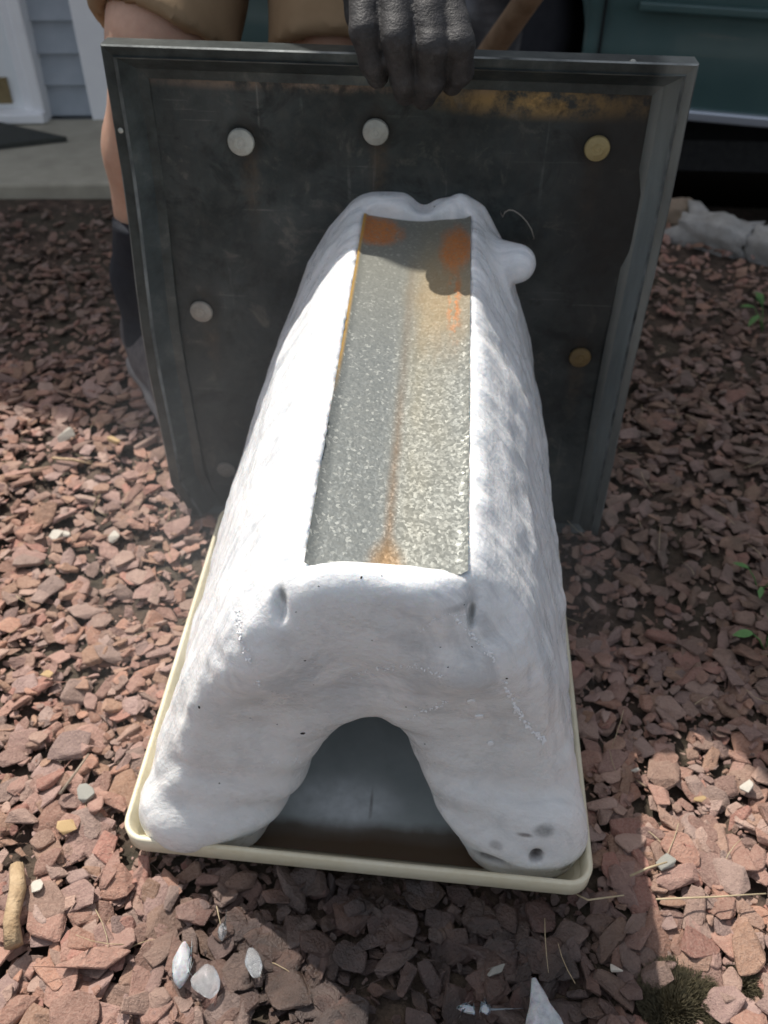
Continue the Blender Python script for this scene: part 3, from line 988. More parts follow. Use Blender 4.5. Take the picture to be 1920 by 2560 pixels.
    wm = Mat('pale_wire', (0.24, 0.22, 0.19), 0.5, 0.4).m
    wpts = [(p.x - cx, p.y - PY, p.z) for p in pts] + [(pts[-1].x - cx + .002, 0.015, pts[-1].z - .012)]
    tube('wire', [(wpts[0][0] - .001, 0.015, wpts[0][2] - .006)] + wpts, 0.0006, wm, root, 6)
    return root


make_panel()

# ================================================================== TRAY
TX0, TX1, TY0, TY1, TH = -0.2405, 0.1418, 0.3575, 0.772, 0.042


def rrect(x0, x1, y0, y1, r, n=6):
    pts = []
    for cx, cy, a0 in ((x1 - r, y0 + r, -90), (x1 - r, y1 - r, 0), (x0 + r, y1 - r, 90), (x0 + r, y0 + r, 180)):
        for k in range(n + 1):
            a = math.radians(a0 + 90 * k / n)
            pts.append((cx + r * math.cos(a), cy + r * math.sin(a)))
    return pts


def make_tray():
    root = empty('plastic_tray', (0.5 * (TX0 + TX1), 0.5 * (TY0 + TY1), 0.001))
    skew = lambda x, y: y - 0.014 * (x - TX0) / (TX1 - TX0) * min(1, max(0, (0.60 - y) / 0.2))
    tag(root, 'shallow cream plastic tray with rounded corners on the red gravel', 'tray')
    M = Mat('cream_plastic', (0.62, 0.56, 0.39), 0.38)
    v = M.coord()
    scf = M.noise(v, 130, 6, 0.7)
    M.base(M.ramp(M.math('ADD', M.math('MULTIPLY', M.noise(v, 14, 6, 0.6), 0.6), M.math('MULTIPLY', scf, 0.4)), [(0.3, (0.50, 0.41, 0.24)), (0.42, (0.64, 0.57, 0.40)), (0.6, (0.70, 0.645, 0.49)), (0.75, (0.74, 0.70, 0.56))]))
    M.bump(M.noise(v, 160, 3), 0.15, 0.001)
    cx, cy = 0.5 * (TX0 + TX1), 0.5 * (TY0 + TY1)
    def loop(bm, o, z, r):
        return [bm.verts.new((x - cx, skew(x, y) - cy, z)) for x, y in rrect(TX0 + o, TX1 - o, TY0 + o, TY1 - o, r)]
    bm = bmesh.new()
    L = [loop(bm, 0.022, 0.0, 0.010), loop(bm, 0.020, 0.002, 0.010), loop(bm, 0.0085, 0.0225, 0.013), loop(bm, 0.0012, 0.0215, 0.019), loop(bm, 0.0003, 0.0225, 0.020), loop(bm, 0.0, 0.0385, 0.020),
         loop(bm, 0.0012, 0.040, 0.019), loop(bm, 0.0034, 0.040, 0.017), loop(bm, 0.0044, 0.0388, 0.016), loop(bm, 0.0080, 0.021, 0.013), loop(bm, 0.0215, 0.006, 0.009), loop(bm, 0.0235, 0.0035, 0.008)]
    for a, b in zip(L, L[1:]):
        n = len(a)
        for k in range(n):
            bm.faces.new((a[k], a[(k + 1) % n], b[(k + 1) % n], b[k]))
    bm.faces.new(L[0][::-1])
    bm.faces.new(L[-1])
    bmesh.ops.recalc_face_normals(bm, faces=bm.faces)
    body = from_bm('tray_body', bm, M.m, root)
    for i, p in enumerate(body.data.polygons):
        p.use_smooth = True
    # galvanized liner lying in the tray
    G_ = Mat('stained_liner_metal', (0.20, 0.22, 0.21), 0.5, 0.0)
    v = G_.coord()
    n1 = G_.noise(v, 30, 6, 0.6)
    c = G_.ramp(n1, [(0.3, (0.34, 0.38, 0.375)), (0.7, (0.44, 0.48, 0.47))])
    y0 = TY0 - cy
    ruston = G_.sep(v)[1]
    rr = G_.math('ADD', ruston, G_.math('MULTIPLY', G_.math('SUBTRACT', n1, 0.5), 0.012))
    band = G_.ramp(G_.math('MULTIPLY', G_.math('SUBTRACT', rr, y0), 1 / 0.05), [(0.55, 1.0), (0.80, 0.85), (1.0, 0.0)])
    c = G_.mix(band, c, (0.075, 0.045, 0.022))
    fr = G_.sphere(v, (-0.065 - cx, y0 + 0.066, 0), (0.042, 0.021, 1), 0.6)
    c = G_.mix(G_.math('MULTIPLY', fr, G_.ramp(G_.noise(v, 70, 5), [(0.3, .35), (0.7, .9)])), c, (0.82, 0.86, 0.87))
    crack = G_.sphere(v, (-0.040 - cx, y0 + 0.060, 0), (0.0013, 0.016, 1), 0.7)
    c = G_.mix(G_.math('MULTIPLY', crack, G_.ramp(n1, [(.4, .0), (.55, .7)])), c, (0.12, 0.11, 0.09))
    G_.base(c)
    G_.bump(n1, 0.2, 0.003)
    bm = bmesh.new()
    fa = [bm.verts.new((x - cx, skew(x, y) - cy, 0.0062)) for x, y in rrect(TX0 + .0235, TX1 - .0235, TY0 + .0235, TY1 - .0235, 0.008)]
    bm.faces.new(fa)
    from_bm('liner', bm, G_.m, root)
    return root


make_tray()

# ================================================================== ICE ON THE METAL TROUGH
ZT = lambda y: 0.346 + 0.085 * (y - 0.377)                       # height of the trough's edges
TRX0, TRX1, TRY0, TRY1 = -0.0735, 0.0236, 0.377, 0.797


def make_ice():
    root = empty('frozen_trough', (-0.04, 0.40, 0.0))
    tag(root, 'thick white arched ice grown around a rusty galvanized metal trough', 'ice block')
    h = 0.0029
    lo, hi = (-0.265, 0.325, 0.0), (0.170, 0.830, 0.435)
    G = grid(lo, hi, h)
    X, Y, Z = G
    ztop = ZT(Y)
    t = Z / ztop
    tk = [0.0, 0.10, 0.283, 0.426, 0.545, 0.68, 0.84, 0.94, 1.0, 1.06]
    XL = np.interp(t, tk, [-0.227, -0.225, -0.2105, -0.192, -0.177, -0.156, -0.131, -0.107, -0.086, -0.062])
    tr = [0.0, 0.10, 0.187, 0.465, 0.686, 0.83, 0.92, 1.0, 1.06]
    XR = np.interp(t, tr, [0.133, 0.1335, 0.132, 0.113, 0.089, 0.071, 0.053, 0.033, 0.012])
    # the flanks lie closer in towards the far end than in front
    wn = np.clip((Y - 0.36) / 0.10, 0, 1)
    near = 1 - wn * wn * (3 - 2 * wn)
    XL = XL + 0.010 * near * np.clip((t - 0.5) * 2, 0, 1)
    XR = XR - 0.008 * near * np.clip((t - 0.5) * 2, 0, 1)
    wav = 0.0034 * vnoise(G, (9, 22, 7), 21) + 0.0024 * vnoise(G, (18, 55, 12), 22) + 0.0014 * vnoise(G, (26, 120, 11), 23) + 0.0009 * vnoise(G, (45, 70, 40), 25) + 0.0007 * vnoise(G, (110, 140, 90), 24)
    YF = np.interp(Z, [0.0, 0.03, 0.06, 0.12, 0.17, 0.20, 0.24, 0.28, 0.31, 0.335, 0.35], [0.371, 0.370, 0.372, 0.378, 0.381, 0.379, 0.371, 0.3655, 0.3630, 0.362, 0.364])
    YF = YF - 0.005 * np.exp(-((X + 0.105) / 0.034) ** 2 - ((Z - 0.262) / 0.034) ** 2) \
            - 0.011 * np.exp(-((X - 0.022) / 0.027) ** 2 - ((Z - 0.268) / 0.025) ** 2) \
            + 0.004 * np.exp(-((X + 0.04) / 0.030) ** 2 - ((Z - 0.235) / 0.03) ** 2)
    YF = YF - 0.009 * np.clip((X - 0.0) / 0.08, 0, 1) * np.clip((0.11 - Z) / 0.06, 0, 1)
    # ripples across the shins
    YF = YF + 0.0022 * np.sin(Z * 150 + X * 26 + 1.0) * np.clip((0.15 - Z) / 0.08, 0, 1)
    dl = (XL - X) * 0.90
    drr = (X - XR) * 0.90
    df = (YF - Y)
    top = Z - (ztop + 0.0035 + 0.004 * np.clip((Y - 0.785) / 0.02, 0, 1) + 0.0018 * vnoise(G, (14, 16, 1), 31))
    f = smax(dl, drr, 0.010)
    f = smax(f, df, 0.036)
    f = smax(f, top, 0.012)
    f = f + wav
    # tunnel under the arch
    zc = [0.0, 0.016, 0.055, 0.084, 0.126, 0.157, 0.175, 0.184, 0.238]
    def curve(vals):
        zz = np.linspace(-0.05, 0.30, 351)
        a = np.interp(zz, zc, vals)
        kern = np.exp(-np.linspace(-2, 2, 25) ** 2)
        a = np.convolve(np.pad(a, 12, mode='edge'), kern / kern.sum(), 'valid')
        return np.interp(Z, zz, a)
    AL_ = curve([-0.136, -0.129, -0.110, -0.098, -0.083, -0.065, -0.047, -0.033, 0.03])
    AR_ = curve([0.055, 0.048, 0.026, 0.014, 0.002, -0.012, -0.025, -0.037, -0.10])
    cave = smax(AL_ - X, X - AR_, 0.022) * 0.85
    cave = np.maximum(cave, Y - 0.70) + 0.0022 * vnoise(G, (22, 22, 40), 41) + 0.0012 * vnoise(G, (50, 50, 90), 42)
    f = smax(f, -(cave + 0.008), 0.042)
    # left foot bulges over the tray's front rim
    f = smin(f, ball(G, (-0.188, 0.381, 0.044), (0.034, 0.028, 0.030)), 0.03)
    f = smin(f, ball(G, (0.094, 0.380, 0.050), (0.037, 0.022, 0.045)), 0.02)
    # humps behind the far end of the trough, knob at the right
    f = smin(f, cone(G, (-0.063, 0.806, 0.385), (-0.040, 0.810, 0.384), 0.0085, 0.0095), 0.008)
    f = smin(f, cone(G, (0.006, 0.806, 0.386), (0.013, 0.810, 0.389), 0.0085, 0.0085), 0.008)
    f = smin(f, cone(G, (0.045, 0.790, 0.344), (0.068, 0.778, 0.347), 0.020, 0.0175), 0.012)
    f = smax(f, -ball(G, (-0.020, 0.806, 0.396), (0.010, 0.022, 0.014)), 0.010)
    # the trough itself stays free
    slot = np.maximum(np.maximum(TRX0 - X, X - TRX1), np.maximum(TRY0 - Y, Y - TRY1))
    xm = 0.5 * (TRX0 + TRX1)
    hw = 0.5 * (TRX1 - TRX0)
    zv = ztop - 0.0005 - 0.0055 * (1 - np.abs(X - xm) / hw)
    slot = np.maximum(slot + 0.0009 * vnoise(G, (90, 260, 90), 51), zv - 0.002 - Z)
    f = smax(f, -slot, 0.0035)
    # dents at the near corners of the trough, shallow hole in the right foot
    for c, r in (((-0.0885, 0.3675, 0.318), (0.0040, 0.006, 0.011)), ((0.0275, 0.3675, 0.322), (0.0022, 0.006, 0.010))):
        f = smax(f, -ball(G, c, r), 0.005)
    pf = at(1340, 2135, Y=0.360)
    f = smax(f, -ball(G, tuple(pf), (0.0048, 0.005, 0.0070)), 0.006)
    pf2 = at(1228, 2152, Y=0.362)
    f = smax(f, -ball(G, tuple(pf2), (0.0105, 0.005, 0.0050)), 0.006)
    f = np.maximum(f, 0.0064 - Z)
    f = np.maximum(f, Y - 0.8225)
    v, q = surface(f, lo, h)
    M = Mat('frosted_ice', (0.84, 0.86, 0.88), 0.42, 0.0, IOR=1.31)
    M.b.subsurface_method = 'RANDOM_WALK'
    M.b.inputs['Subsurface Weight'].default_value = 0.75
    M.b.inputs['Subsurface Radius'].default_value = (0.8, 1.0, 1.15)
    M.b.inputs['Subsurface Scale'].default_value = 0.008
    vv = M.coord()
    st = M.noise(M.coord('Object', (22, 110, 10)), 1.0, 6, 0.62, 0.6)
    n2 = M.noise(vv, 24, 6, 0.6)
    n3 = M.noise(vv, 230, 4, 0.6)
    c = M.ramp(n2, [(0.28, (0.80, 0.81, 0.815)), (0.5, (0.85, 0.855, 0.86)), (0.75, (0.89, 0.89, 0.89))])
    c = M.mix(M.ramp(st, [(0.37, 0.60), (0.53, 0.0)]), c, (0.50, 0.525, 0.555))  # shadow lines of the streaks painted in darker
    cl = M.noise(M.coord('Object', (14, 14, 20)), 1.0, 5, 0.6, 0.8)
    c = M.mix(M.ramp(cl, [(0.44, 0.0), (0.64, 0.28)]), c, (0.66, 0.68, 0.69))
    # greyer, warmer tone low on the front paints in the undercut's shading
    z_ = M.sep(vv)
    warm = M.math('MULTIPLY', M.ramp(z_[2], [(0.02, 1.0), (0.19, 0.75), (0.25, 0.0)]), M.ramp(M.math('SUBTRACT', 0.46, M.math('ADD', z_[1], 0.40)), [(0.0, 0.0), (0.06, 1.0)]))
    c = M.mix(M.math('MULTIPLY', warm, 0.6), c, (0.72, 0.71, 0.68))
    # dark spots where the ice is thin on the right foot, dents at the trough's corners
    spots = [((0.5 * (pf.x * 2), pf.y + .004, pf.z), (0.0052, 0.012, 0.0078), (0.07, 0.06, 0.055), 0.95),
             ((pf2.x, pf2.y + .004, pf2.z), (0.0125, 0.012, 0.0052), (0.10, 0.09, 0.085), 0.8),
             (tuple(at(1362, 2085, Y=0.361)), (0.0075, 0.014, 0.0060), (0.18, 0.19, 0.19), 0.7),
             (tuple(at(1313, 2092, Y=0.361)), (0.0055, 0.014, 0.0020), (0.18, 0.16, 0.15), 0.8),
             (tuple(at(1240, 2115, Y=0.361)), (0.0050, 0.014, 0.0045), (0.30, 0.28, 0.27), 0.6),
             (tuple(at(1415, 2170, Y=0.364)), (0.0045, 0.014, 0.0085), (0.12, 0.12, 0.10), 0.75),
             (tuple(at(705, 1502, Y=0.366)), (0.0028, 0.014, 0.0075), (0.24, 0.26, 0.26), 0.85),
             (tuple(at(1178, 1545, Y=0.366)), (0.0022, 0.014, 0.0080), (0.26, 0.28, 0.28), 0.8),
             (tuple(at(1150, 1505, Y=0.368)), (0.0090, 0.014, 0.0030), (0.45, 0.47, 0.49), 0.7)]
    for p, r, colr, a in spots:
        lc = (p[0] + 0.04, p[1] - 0.40, p[2])
        ms = M.sphere(vv, lc, r, 0.55)
        c = M.mix(M.math('MULTIPLY', ms, M.ramp(n3, [(0.3, a * 0.7), (0.6, a)])), c, colr)
    # a few dark specks of dirt
    vd = M.voro(vv, 62, 'F1', 0)
    vc = M.sep(M.voro(vv, 62, 'F1', 1))
    sp = M.math('MULTIPLY', M.math('LESS_THAN', vd, 0.055), M.math('GREATER_THAN', vc[0], 0.80))
    c = M.mix(M.math('MULTIPLY', sp, 0.9), c, (0.05, 0.045, 0.04))
    M.base(c)
    M.rough(M.ramp(n2, [(0.35, 0.16), (0.65, 0.42)]))
    hgt = M.math('ADD', M.math('MULTIPLY', st, 0.8), M.math('MULTIPLY', n3, 0.45))
    n5 = M.noise(vv, 85, 6, 0.7)
    hgt = M.math('ADD', hgt, M.math('MULTIPLY', n2, 0.5))
    hgt = M.math('ADD', hgt, M.math('MULTIPLY', n5, 0.55))
    M.bump(hgt, 0.50, 0.005)
    bpy.context.view_layer.update()
    # local frame: root at (-0.04, 0.40, 0)
    v = v - np.array((-0.04, 0.40, 0.0), np.float32)
    ice = from_np('ice_shell', v, q, M.m, root)
    # frost chips stuck to the front and raised, crumbly frost seams along old cracks
    from mathutils.bvhtree import BVHTree
    tree = BVHTree.FromPolygons([tuple(x) for x in v], [tuple(int(k) for k in x) for x in q])
    off = Vector((-0.04, 0.40, 0.0))
    def on_ice(px, py):
        d = Vector(R_CAM @ np.array([px - CX, -(py - CY), FPX])).normalized()
        loc, nor, _, _ = tree.ray_cast(Vector(CAM) - off, d)
        return loc, nor
    chip_m = Mat('frost_chip', (0.86, 0.865, 0.87), 0.6).m
    for px, py, s in ((1178, 1752, 0.0062), (1196, 1790, 0.0075), (1225, 1857, 0.0050)):
        p, no = on_ice(px, py)
        k = 8
        bm = bmesh.new()
        ra = [s * rnd.uniform(.40, .62) for _ in range(k)]
        fr = [bm.verts.new((.85 * r * math.cos(6.283 * a / k), .85 * r * math.sin(6.283 * a / k), 0.0012)) for a, r in enumerate(ra)]
        bk = [bm.verts.new((r * math.cos(6.283 * a / k), r * math.sin(6.283 * a / k), -0.002)) for a, r in enumerate(ra)]
        bm.faces.new(fr)
        for a in range(k):
            bm.faces.new((fr[a], bk[a], bk[(a + 1) % k], fr[(a + 1) % k]))
        bmesh.ops.recalc_face_normals(bm, faces=bm.faces)
        o = from_bm('frost_chip', bm, chip_m, ice)
        o.location = p
        o.rotation_euler = no.to_track_quat('Z', 'Y').to_euler()
    for pts, dens, sz in (([(596, 1520), (600, 1570), (602, 1600), (625, 1660), (650, 1722)], 46, .0009),
                          ([(880, 1692), (935, 1672), (1000, 1668), (1045, 1668), (1105, 1690)], 46, .0007),
                          ([(1262, 1712), (1292, 1770), (1310, 1800), (1345, 1838), (1362, 1850)], 90, .0012),
                          ([(1020, 1795), (1060, 1775), (1095, 1768), (1128, 1752)], 36, .0007),
                          ([(1140, 1545), (1180, 1590), (1215, 1625), (1240, 1650)], 40, .0009),
                          ([(1050, 1580), (1085, 1548), (1125, 1535), (1160, 1540)], 30, .0006),
                          ([(640, 1925), (700, 1905), (760, 1895)], 16, .0006)):
        bm = bmesh.new()
        for _ in range(dens):
            t = rnd.random() * (len(pts) - 1)
            a = min(int(t), len(pts) - 2)
            t -= a
            px = pts[a][0] * (1 - t) + pts[a + 1][0] * t + rnd.gauss(0, 3.5)
            py = pts[a][1] * (1 - t) + pts[a + 1][1] * t + rnd.gauss(0, 3.5)
            p, no = on_ice(px, py)
            if p is None:
                continue
            r = sz * rnd.uniform(.4, 1.2)
            mt = Matrix.Translation(p + no * r * .1) @ Euler((rnd.uniform(0, 6), rnd.uniform(0, 6), rnd.uniform(0, 6))).to_matrix().to_4x4() @ Matrix.Diagonal((r * rnd.uniform(.8, 2.2), r, r * .8, 1))
            bmesh.ops.create_icosphere(bm, subdivisions=1, radius=1.0, matrix=mt)
        tag(from_bm('frost_seam', bm, chip_m, ice), kind='stuff')
    dirt_m = Mat('dirt_speck', (0.03, 0.026, 0.022), 0.9).m
    bm = bmesh.new()
    for px, py, r in ((903, 1444, .0011), (757, 1833, .0017), (498, 1768, .0013), (625, 1795, .0005), (693, 1811, .0006), (1266, 1696, .0009), (1062, 1860, .0006),
                      (784, 1712, .0004), (1120, 1668, .0006), (1101, 1618, .0005), (1180, 1617, .0006), (955, 1440, .0005), (797, 1466, .0006), (740, 1530, .0005), (930, 1601, .0005), (1160, 1512, .0005)):
        p, no = on_ice(px, py)
        if p is not None:
            bmesh.ops.create_icosphere(bm, subdivisions=1, radius=1.0, matrix=Matrix.Translation(p) @ Euler((rnd.random() * 6, rnd.random() * 6, 0)).to_matrix().to_4x4() @ Matrix.Diagonal((r * 1.3, r * .7, r * .6, 1)))
    tag(from_bm('dirt_speck', bm, dirt_m, ice), kind='stuff')
    # metal trough: shallow V, spangled zinc with rust
    nu, nv = 24, 90
    me = bpy.data.meshes.new('metal_trough')
    vs_, fs_, uv = [], [], []
    for j in range(nv + 1):
        b = j / nv
        y = TRY0 + (TRY1 - TRY0) * b
        for i in range(nu + 1):
            a = i / nu
            x = TRX0 + (TRX1 - TRX0) * a
            dip = 1 - abs(2 * a - 1)
            dip = dip - 0.10 * math.exp(-((a - .5) / .06) ** 2)
            edge = 0.0022 * math.exp(-min(a, 1 - a) / 0.012)
            # the near edge hangs a little lower in the middle
            yy = y - 0.006 * (1 - b) ** 14 * math.sin(math.pi * a)
            vs_.append((x + 0.04, yy - 0.40, ZT(y) - 0.0005 - 0.0055 * dip + edge))
            uv.append((a, b))
    for j in range(nv):
        for i in range(nu):
            k = j * (nu + 1) + i
            fs_.append((k, k + 1, k + nu + 2, k + nu + 1))
    me.from_pydata(vs_, [], fs_)
    ul = me.uv_layers.new(name='UVMap')
    for lp in me.loops:
        ul.data[lp.index].uv = uv[lp.vertex_index]
    me.polygons.foreach_set('use_smooth', [True] * len(me.polygons))
    T = Mat('spangled_zinc', (0.45, 0.47, 0.46), 0.4, 0.8)
    ov = T.coord()
    dn = T.n('ShaderNodeVectorMath', operation='ADD')
    T.l(ov, dn.inputs[0])
    nzv = T.n('ShaderNodeTexNoise')
    nzv.inputs['Scale'].default_value = 260
    T.l(ov, nzv.inputs['Vector'])
    scl = T.n('ShaderNodeVectorMath', operation='SCALE')
    T.l(nzv.outputs[1], scl.inputs[0])
    scl.inputs['Scale'].default_value = 0.004
    T.l(scl.outputs[0], dn.inputs[1])
    cell = T.voro(dn.outputs[0], 520, 'F1', 1)
    cs = T.sep(cell)
    ucoord = T.n('ShaderNodeTexCoord')
    uvs = T.sep(ucoord.outputs['UV'])
    U, V = uvs[0], uvs[1]
    base = T.ramp(cs[0], [(0.25, (0.125, 0.137, 0.133)), (0.60, (0.155, 0.166, 0.158)), (0.88, (0.19, 0.20, 0.188)), (0.98, (0.36, 0.37, 0.34))])
    ln = T.noise(T.coord('UV', (6, 9, 1)), 1.0, 5, 0.6)
    # yellow tinge on the right half, matt grey towards the far end
    yl = T.math('MULTIPLY', T.ramp(U, [(0.40, 0.0), (0.62, 0.55), (0.95, 0.2)]), T.ramp(V, [(0.0, 0.35), (0.35, 0.6), (0.75, 1.0), (0.95, 0.8)]))
    base = T.mix(T.math('MULTIPLY', yl, T.ramp(ln, [(0.3, 0.5), (0.7, 1.0)])), base, (0.25, 0.205, 0.10))
    base = T.mix(T.math('MULTIPLY', T.ramp(V, [(0.50, 0.0), (0.80, 0.6)]), 1.0), base, (0.20, 0.195, 0.155))
    # rust: far left corner, far right side with drips, valley line, near end patch, left edge
    rn = T.noise(T.coord('UV', (7, 12, 1)), 1.0, 6, 0.65)
    def blob(cu, cv, ru, rv, soft=0.6):
        mp = T.n('ShaderNodeMapping', vector_type='TEXTURE')
        mp.inputs['Location'].default_value = (cu, cv, 0)
        mp.inputs['Scale'].default_value = (ru, rv, 1)
        T.l(ucoord.outputs['UV'], mp.inputs[0])
        ln_ = T.n('ShaderNodeVectorMath', operation='LENGTH')
        T.l(mp.outputs[0], ln_.inputs[0])
        jit = T.math('ADD', ln_.outputs['Value'], T.math('MULTIPLY', T.math('SUBTRACT', rn, 0.5), 1.1))
        mr = T.n('ShaderNodeMapRange', interpolation_type='SMOOTHSTEP')
        mr.inputs['From Min'].default_value = 1 + soft
        mr.inputs['From Max'].default_value = 1 - soft
        T.l(jit, mr.inputs[0])
        return mr.outputs[0]
    crust = T.ramp(T.noise(ov, 330, 6, 0.75), [(0.36, 0.35), (0.52, 1.0)])
    rust_c = T.ramp(T.math('ADD', T.math('MULTIPLY', rn, 0.5), T.math('MULTIPLY', T.noise(ov, 420, 5, 0.7), 0.5)), [(0.3, (0.30, 0.11, 0.03)), (0.5, (0.46, 0.155, 0.035)), (0.8, (0.50, 0.24, 0.07))])
    stain_c = T.ramp(rn, [(0.3, (0.34, 0.20, 0.06)), (0.7, (0.42, 0.28, 0.11))])
    base = T.mix(T.math('MULTIPLY', blob(0.78, 0.72, 0.22, 0.16, 0.8), 0.42), base, stain_c)
    base = T.mix(T.math('MULTIPLY', T.math('MULTIPLY', blob(0.10, 0.94, 0.26, 0.055, 0.30), crust), 0.98), base, rust_c)
    base = T.mix(T.math('MULTIPLY', T.math('MULTIPLY', blob(0.87, 0.87, 0.13, 0.085, 0.4), crust), 0.95), base, rust_c)
    drip = T.noise(T.coord('UV', (16, 26, 1)), 1.0, 4, 0.6)
    base = T.mix(T.math('MULTIPLY', T.math('MULTIPLY', blob(0.87, 0.68, 0.05, 0.10, 0.8), T.ramp(drip, [(0.48, 0.0), (0.58, 1.0)])), 0.8), base, rust_c)
    line = T.math('MULTIPLY', T.ramp(T.math('ABSOLUTE', T.math('SUBTRACT', U, T.math('ADD', 0.495, T.math('MULTIPLY', T.math('SUBTRACT', ln, 0.5), 0.03)))), [(0.0, 1.0), (0.012, 0.8), (0.05, 0.0)]),
                  T.ramp(V, [(0.0, 0.9), (0.25, 0.65), (0.45, 0.35), (0.8, 0.25), (0.86, 0.0)]))
    base = T.mix(T.math('MULTIPLY', line, T.ramp(rn, [(0.3, 0.5), (0.6, 1.0)])), base, (0.13, 0.08, 0.04))
    base = T.mix(T.math('MULTIPLY', blob(0.49, 0.02, 0.10, 0.045, 0.5), 0.75), base, (0.21, 0.125, 0.05))
    ledge = T.math('MULTIPLY', T.ramp(U, [(0.008, 1.0), (0.03, 0.0)]), T.ramp(V, [(0.38, 0.0), (0.5, 0.8), (0.95, 0.9)]))
    base = T.mix(ledge, base, (0.58, 0.34, 0.07))
    T.base(base)
    T.l(T.ramp(V, [(0.35, 0.34), (0.75, 0.15)]), T.b.inputs['Metallic'])
    T.rough(T.math('ADD', T.ramp(cs[1], [(0.2, 0.50), (0.8, 0.72)]), T.ramp(V, [(0.40, 0.0), (0.75, 0.18)])))
    nm = T.n('ShaderNodeVectorMath', operation='SCALE')
    sb = T.n('ShaderNodeVectorMath', operation='SUBTRACT')
    T.l(cell, sb.inputs[0])
    sb.inputs[1].default_value = (0.5, 0.5, 0.5)
    T.l(sb.outputs[0], nm.inputs[0])
    nm.inputs['Scale'].default_value = 0.20
    geo = T.n('ShaderNodeNewGeometry')
    ad = T.n('ShaderNodeVectorMath', operation='ADD')
    T.l(geo.outputs['Normal'], ad.inputs[0])
    T.l(nm.outputs[0], ad.inputs[1])
    nn = T.n('ShaderNodeVectorMath', operation='NORMALIZE')
    T.l(ad.outputs[0], nn.inputs[0])
    bp = T.n('ShaderNodeBump')
    bp.inputs['Strength'].default_value = 0.25
    bp.inputs['Distance'].default_value = 0.002
    T.l(T.noise(ov, 300, 3), bp.inputs['Height'])
    T.l(nn.outputs[0], bp.inputs['Normal'])
    T.l(bp.outputs[0], T.b.inputs['Normal'])
    link('metal_trough', me, T.m, root)
    return root


make_ice()

# ================================================================== GRAVEL
def stone_mat(name, c1, c2, c3):
    M = Mat(name, c1, 0.85)
    info = M.n('ShaderNodeObjectInfo')
    at_ = M.n('ShaderNodeAttribute', attribute_name='shade')
    geo = M.n('ShaderNodeNewGeometry')
    sh_ = M.n('ShaderNodeVectorMath', operation='ADD')
    M.l(geo.outputs['Position'], sh_.inputs[0])
    M.l(M.math('MULTIPLY', M.math('ADD', info.outputs['Random'], at_.outputs['Fac']), 9.0), sh_.inputs[1])
    v = sh_.outputs[0]
    n1 = M.noise(v, 90, 6, 0.65)
    n2 = M.noise(v, 520, 5, 0.65)
    c = M.ramp(n1, [(0.28, c1), (0.52, c2), (0.78, c3)])
    hv = M.n('ShaderNodeHueSaturation')
    M.l(c, hv.inputs['Color'])
    rv = M.math('ADD', info.outputs['Random'], at_.outputs['Fac'])
    rv = M.math('FRACT', rv)
    M.l(M.ramp(rv, [(0.0, 0.62), (0.5, 0.95), (0.93, 1.18), (1.0, 1.35)]), hv.inputs['Value'])
    M.l(M.ramp(M.math('FRACT', M.math('MULTIPLY', rv, 7.31)), [(0.0, 0.62), (0.5, 0.92), (1.0, 1.08)]), hv.inputs['Saturation'])
    M.l(M.ramp(M.math('FRACT', M.math('MULTIPLY', rv, 3.77)), [(0.0, 0.488), (1.0, 0.516)]), hv.inputs['Hue'])
    dusty = M.mix(M.ramp(n2, [(0.40, 0.08), (0.72, 0.50)]), hv.outputs[0], (0.46, 0.33, 0.26))
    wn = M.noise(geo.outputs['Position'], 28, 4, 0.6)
    wet_shade = M.math('MULTIPLY', M.sphere(geo.outputs['Position'], (0.000, 0.300, 0), (0.190, 0.092, 1), 0.42), M.ramp(wn, [(0.3, 0.75), (0.6, 1.0)]))  # tray's shadow darkened into the stone colour, partly wet from melt
    soil = M.math('MULTIPLY', M.sphere(geo.outputs['Position'], (0.46, 0.95, 0), (0.36, 0.46, 1), 0.35), M.ramp(wn, [(0.35, 0.35), (0.65, 0.85)]))  # shade at the right painted into the stones, partly a mossy soil film
    soil = M.math('MAXIMUM', soil, M.math('MULTIPLY', M.sphere(geo.outputs['Position'], (-0.85, 1.65, 0), (0.62, 0.50, 1), 0.35), M.ramp(wn, [(0.35, 0.35), (0.65, 0.85)])))  # same painted shade at the far left, partly dark mulch
    dusty = M.mix(M.math('MULTIPLY', soil, 0.85), dusty, (0.070, 0.056, 0.042))  # painted shade, partly soil film and mulch, darkens the stones
    M.base(M.mix(M.math('MULTIPLY', wet_shade, 0.93), dusty, (0.020, 0.015, 0.014)))
    M.rough(M.ramp(wet_shade, [(0.0, 0.85), (1.0, 0.30)]))
    M.bump(M.math('ADD', M.math('MULTIPLY', n2, 0.35), n1), 0.8, 0.006)
    return M.m


red_stone = stone_mat('red_crushed_stone', (0.235, 0.112, 0.080), (0.325, 0.168, 0.122), (0.39, 0.220, 0.162))


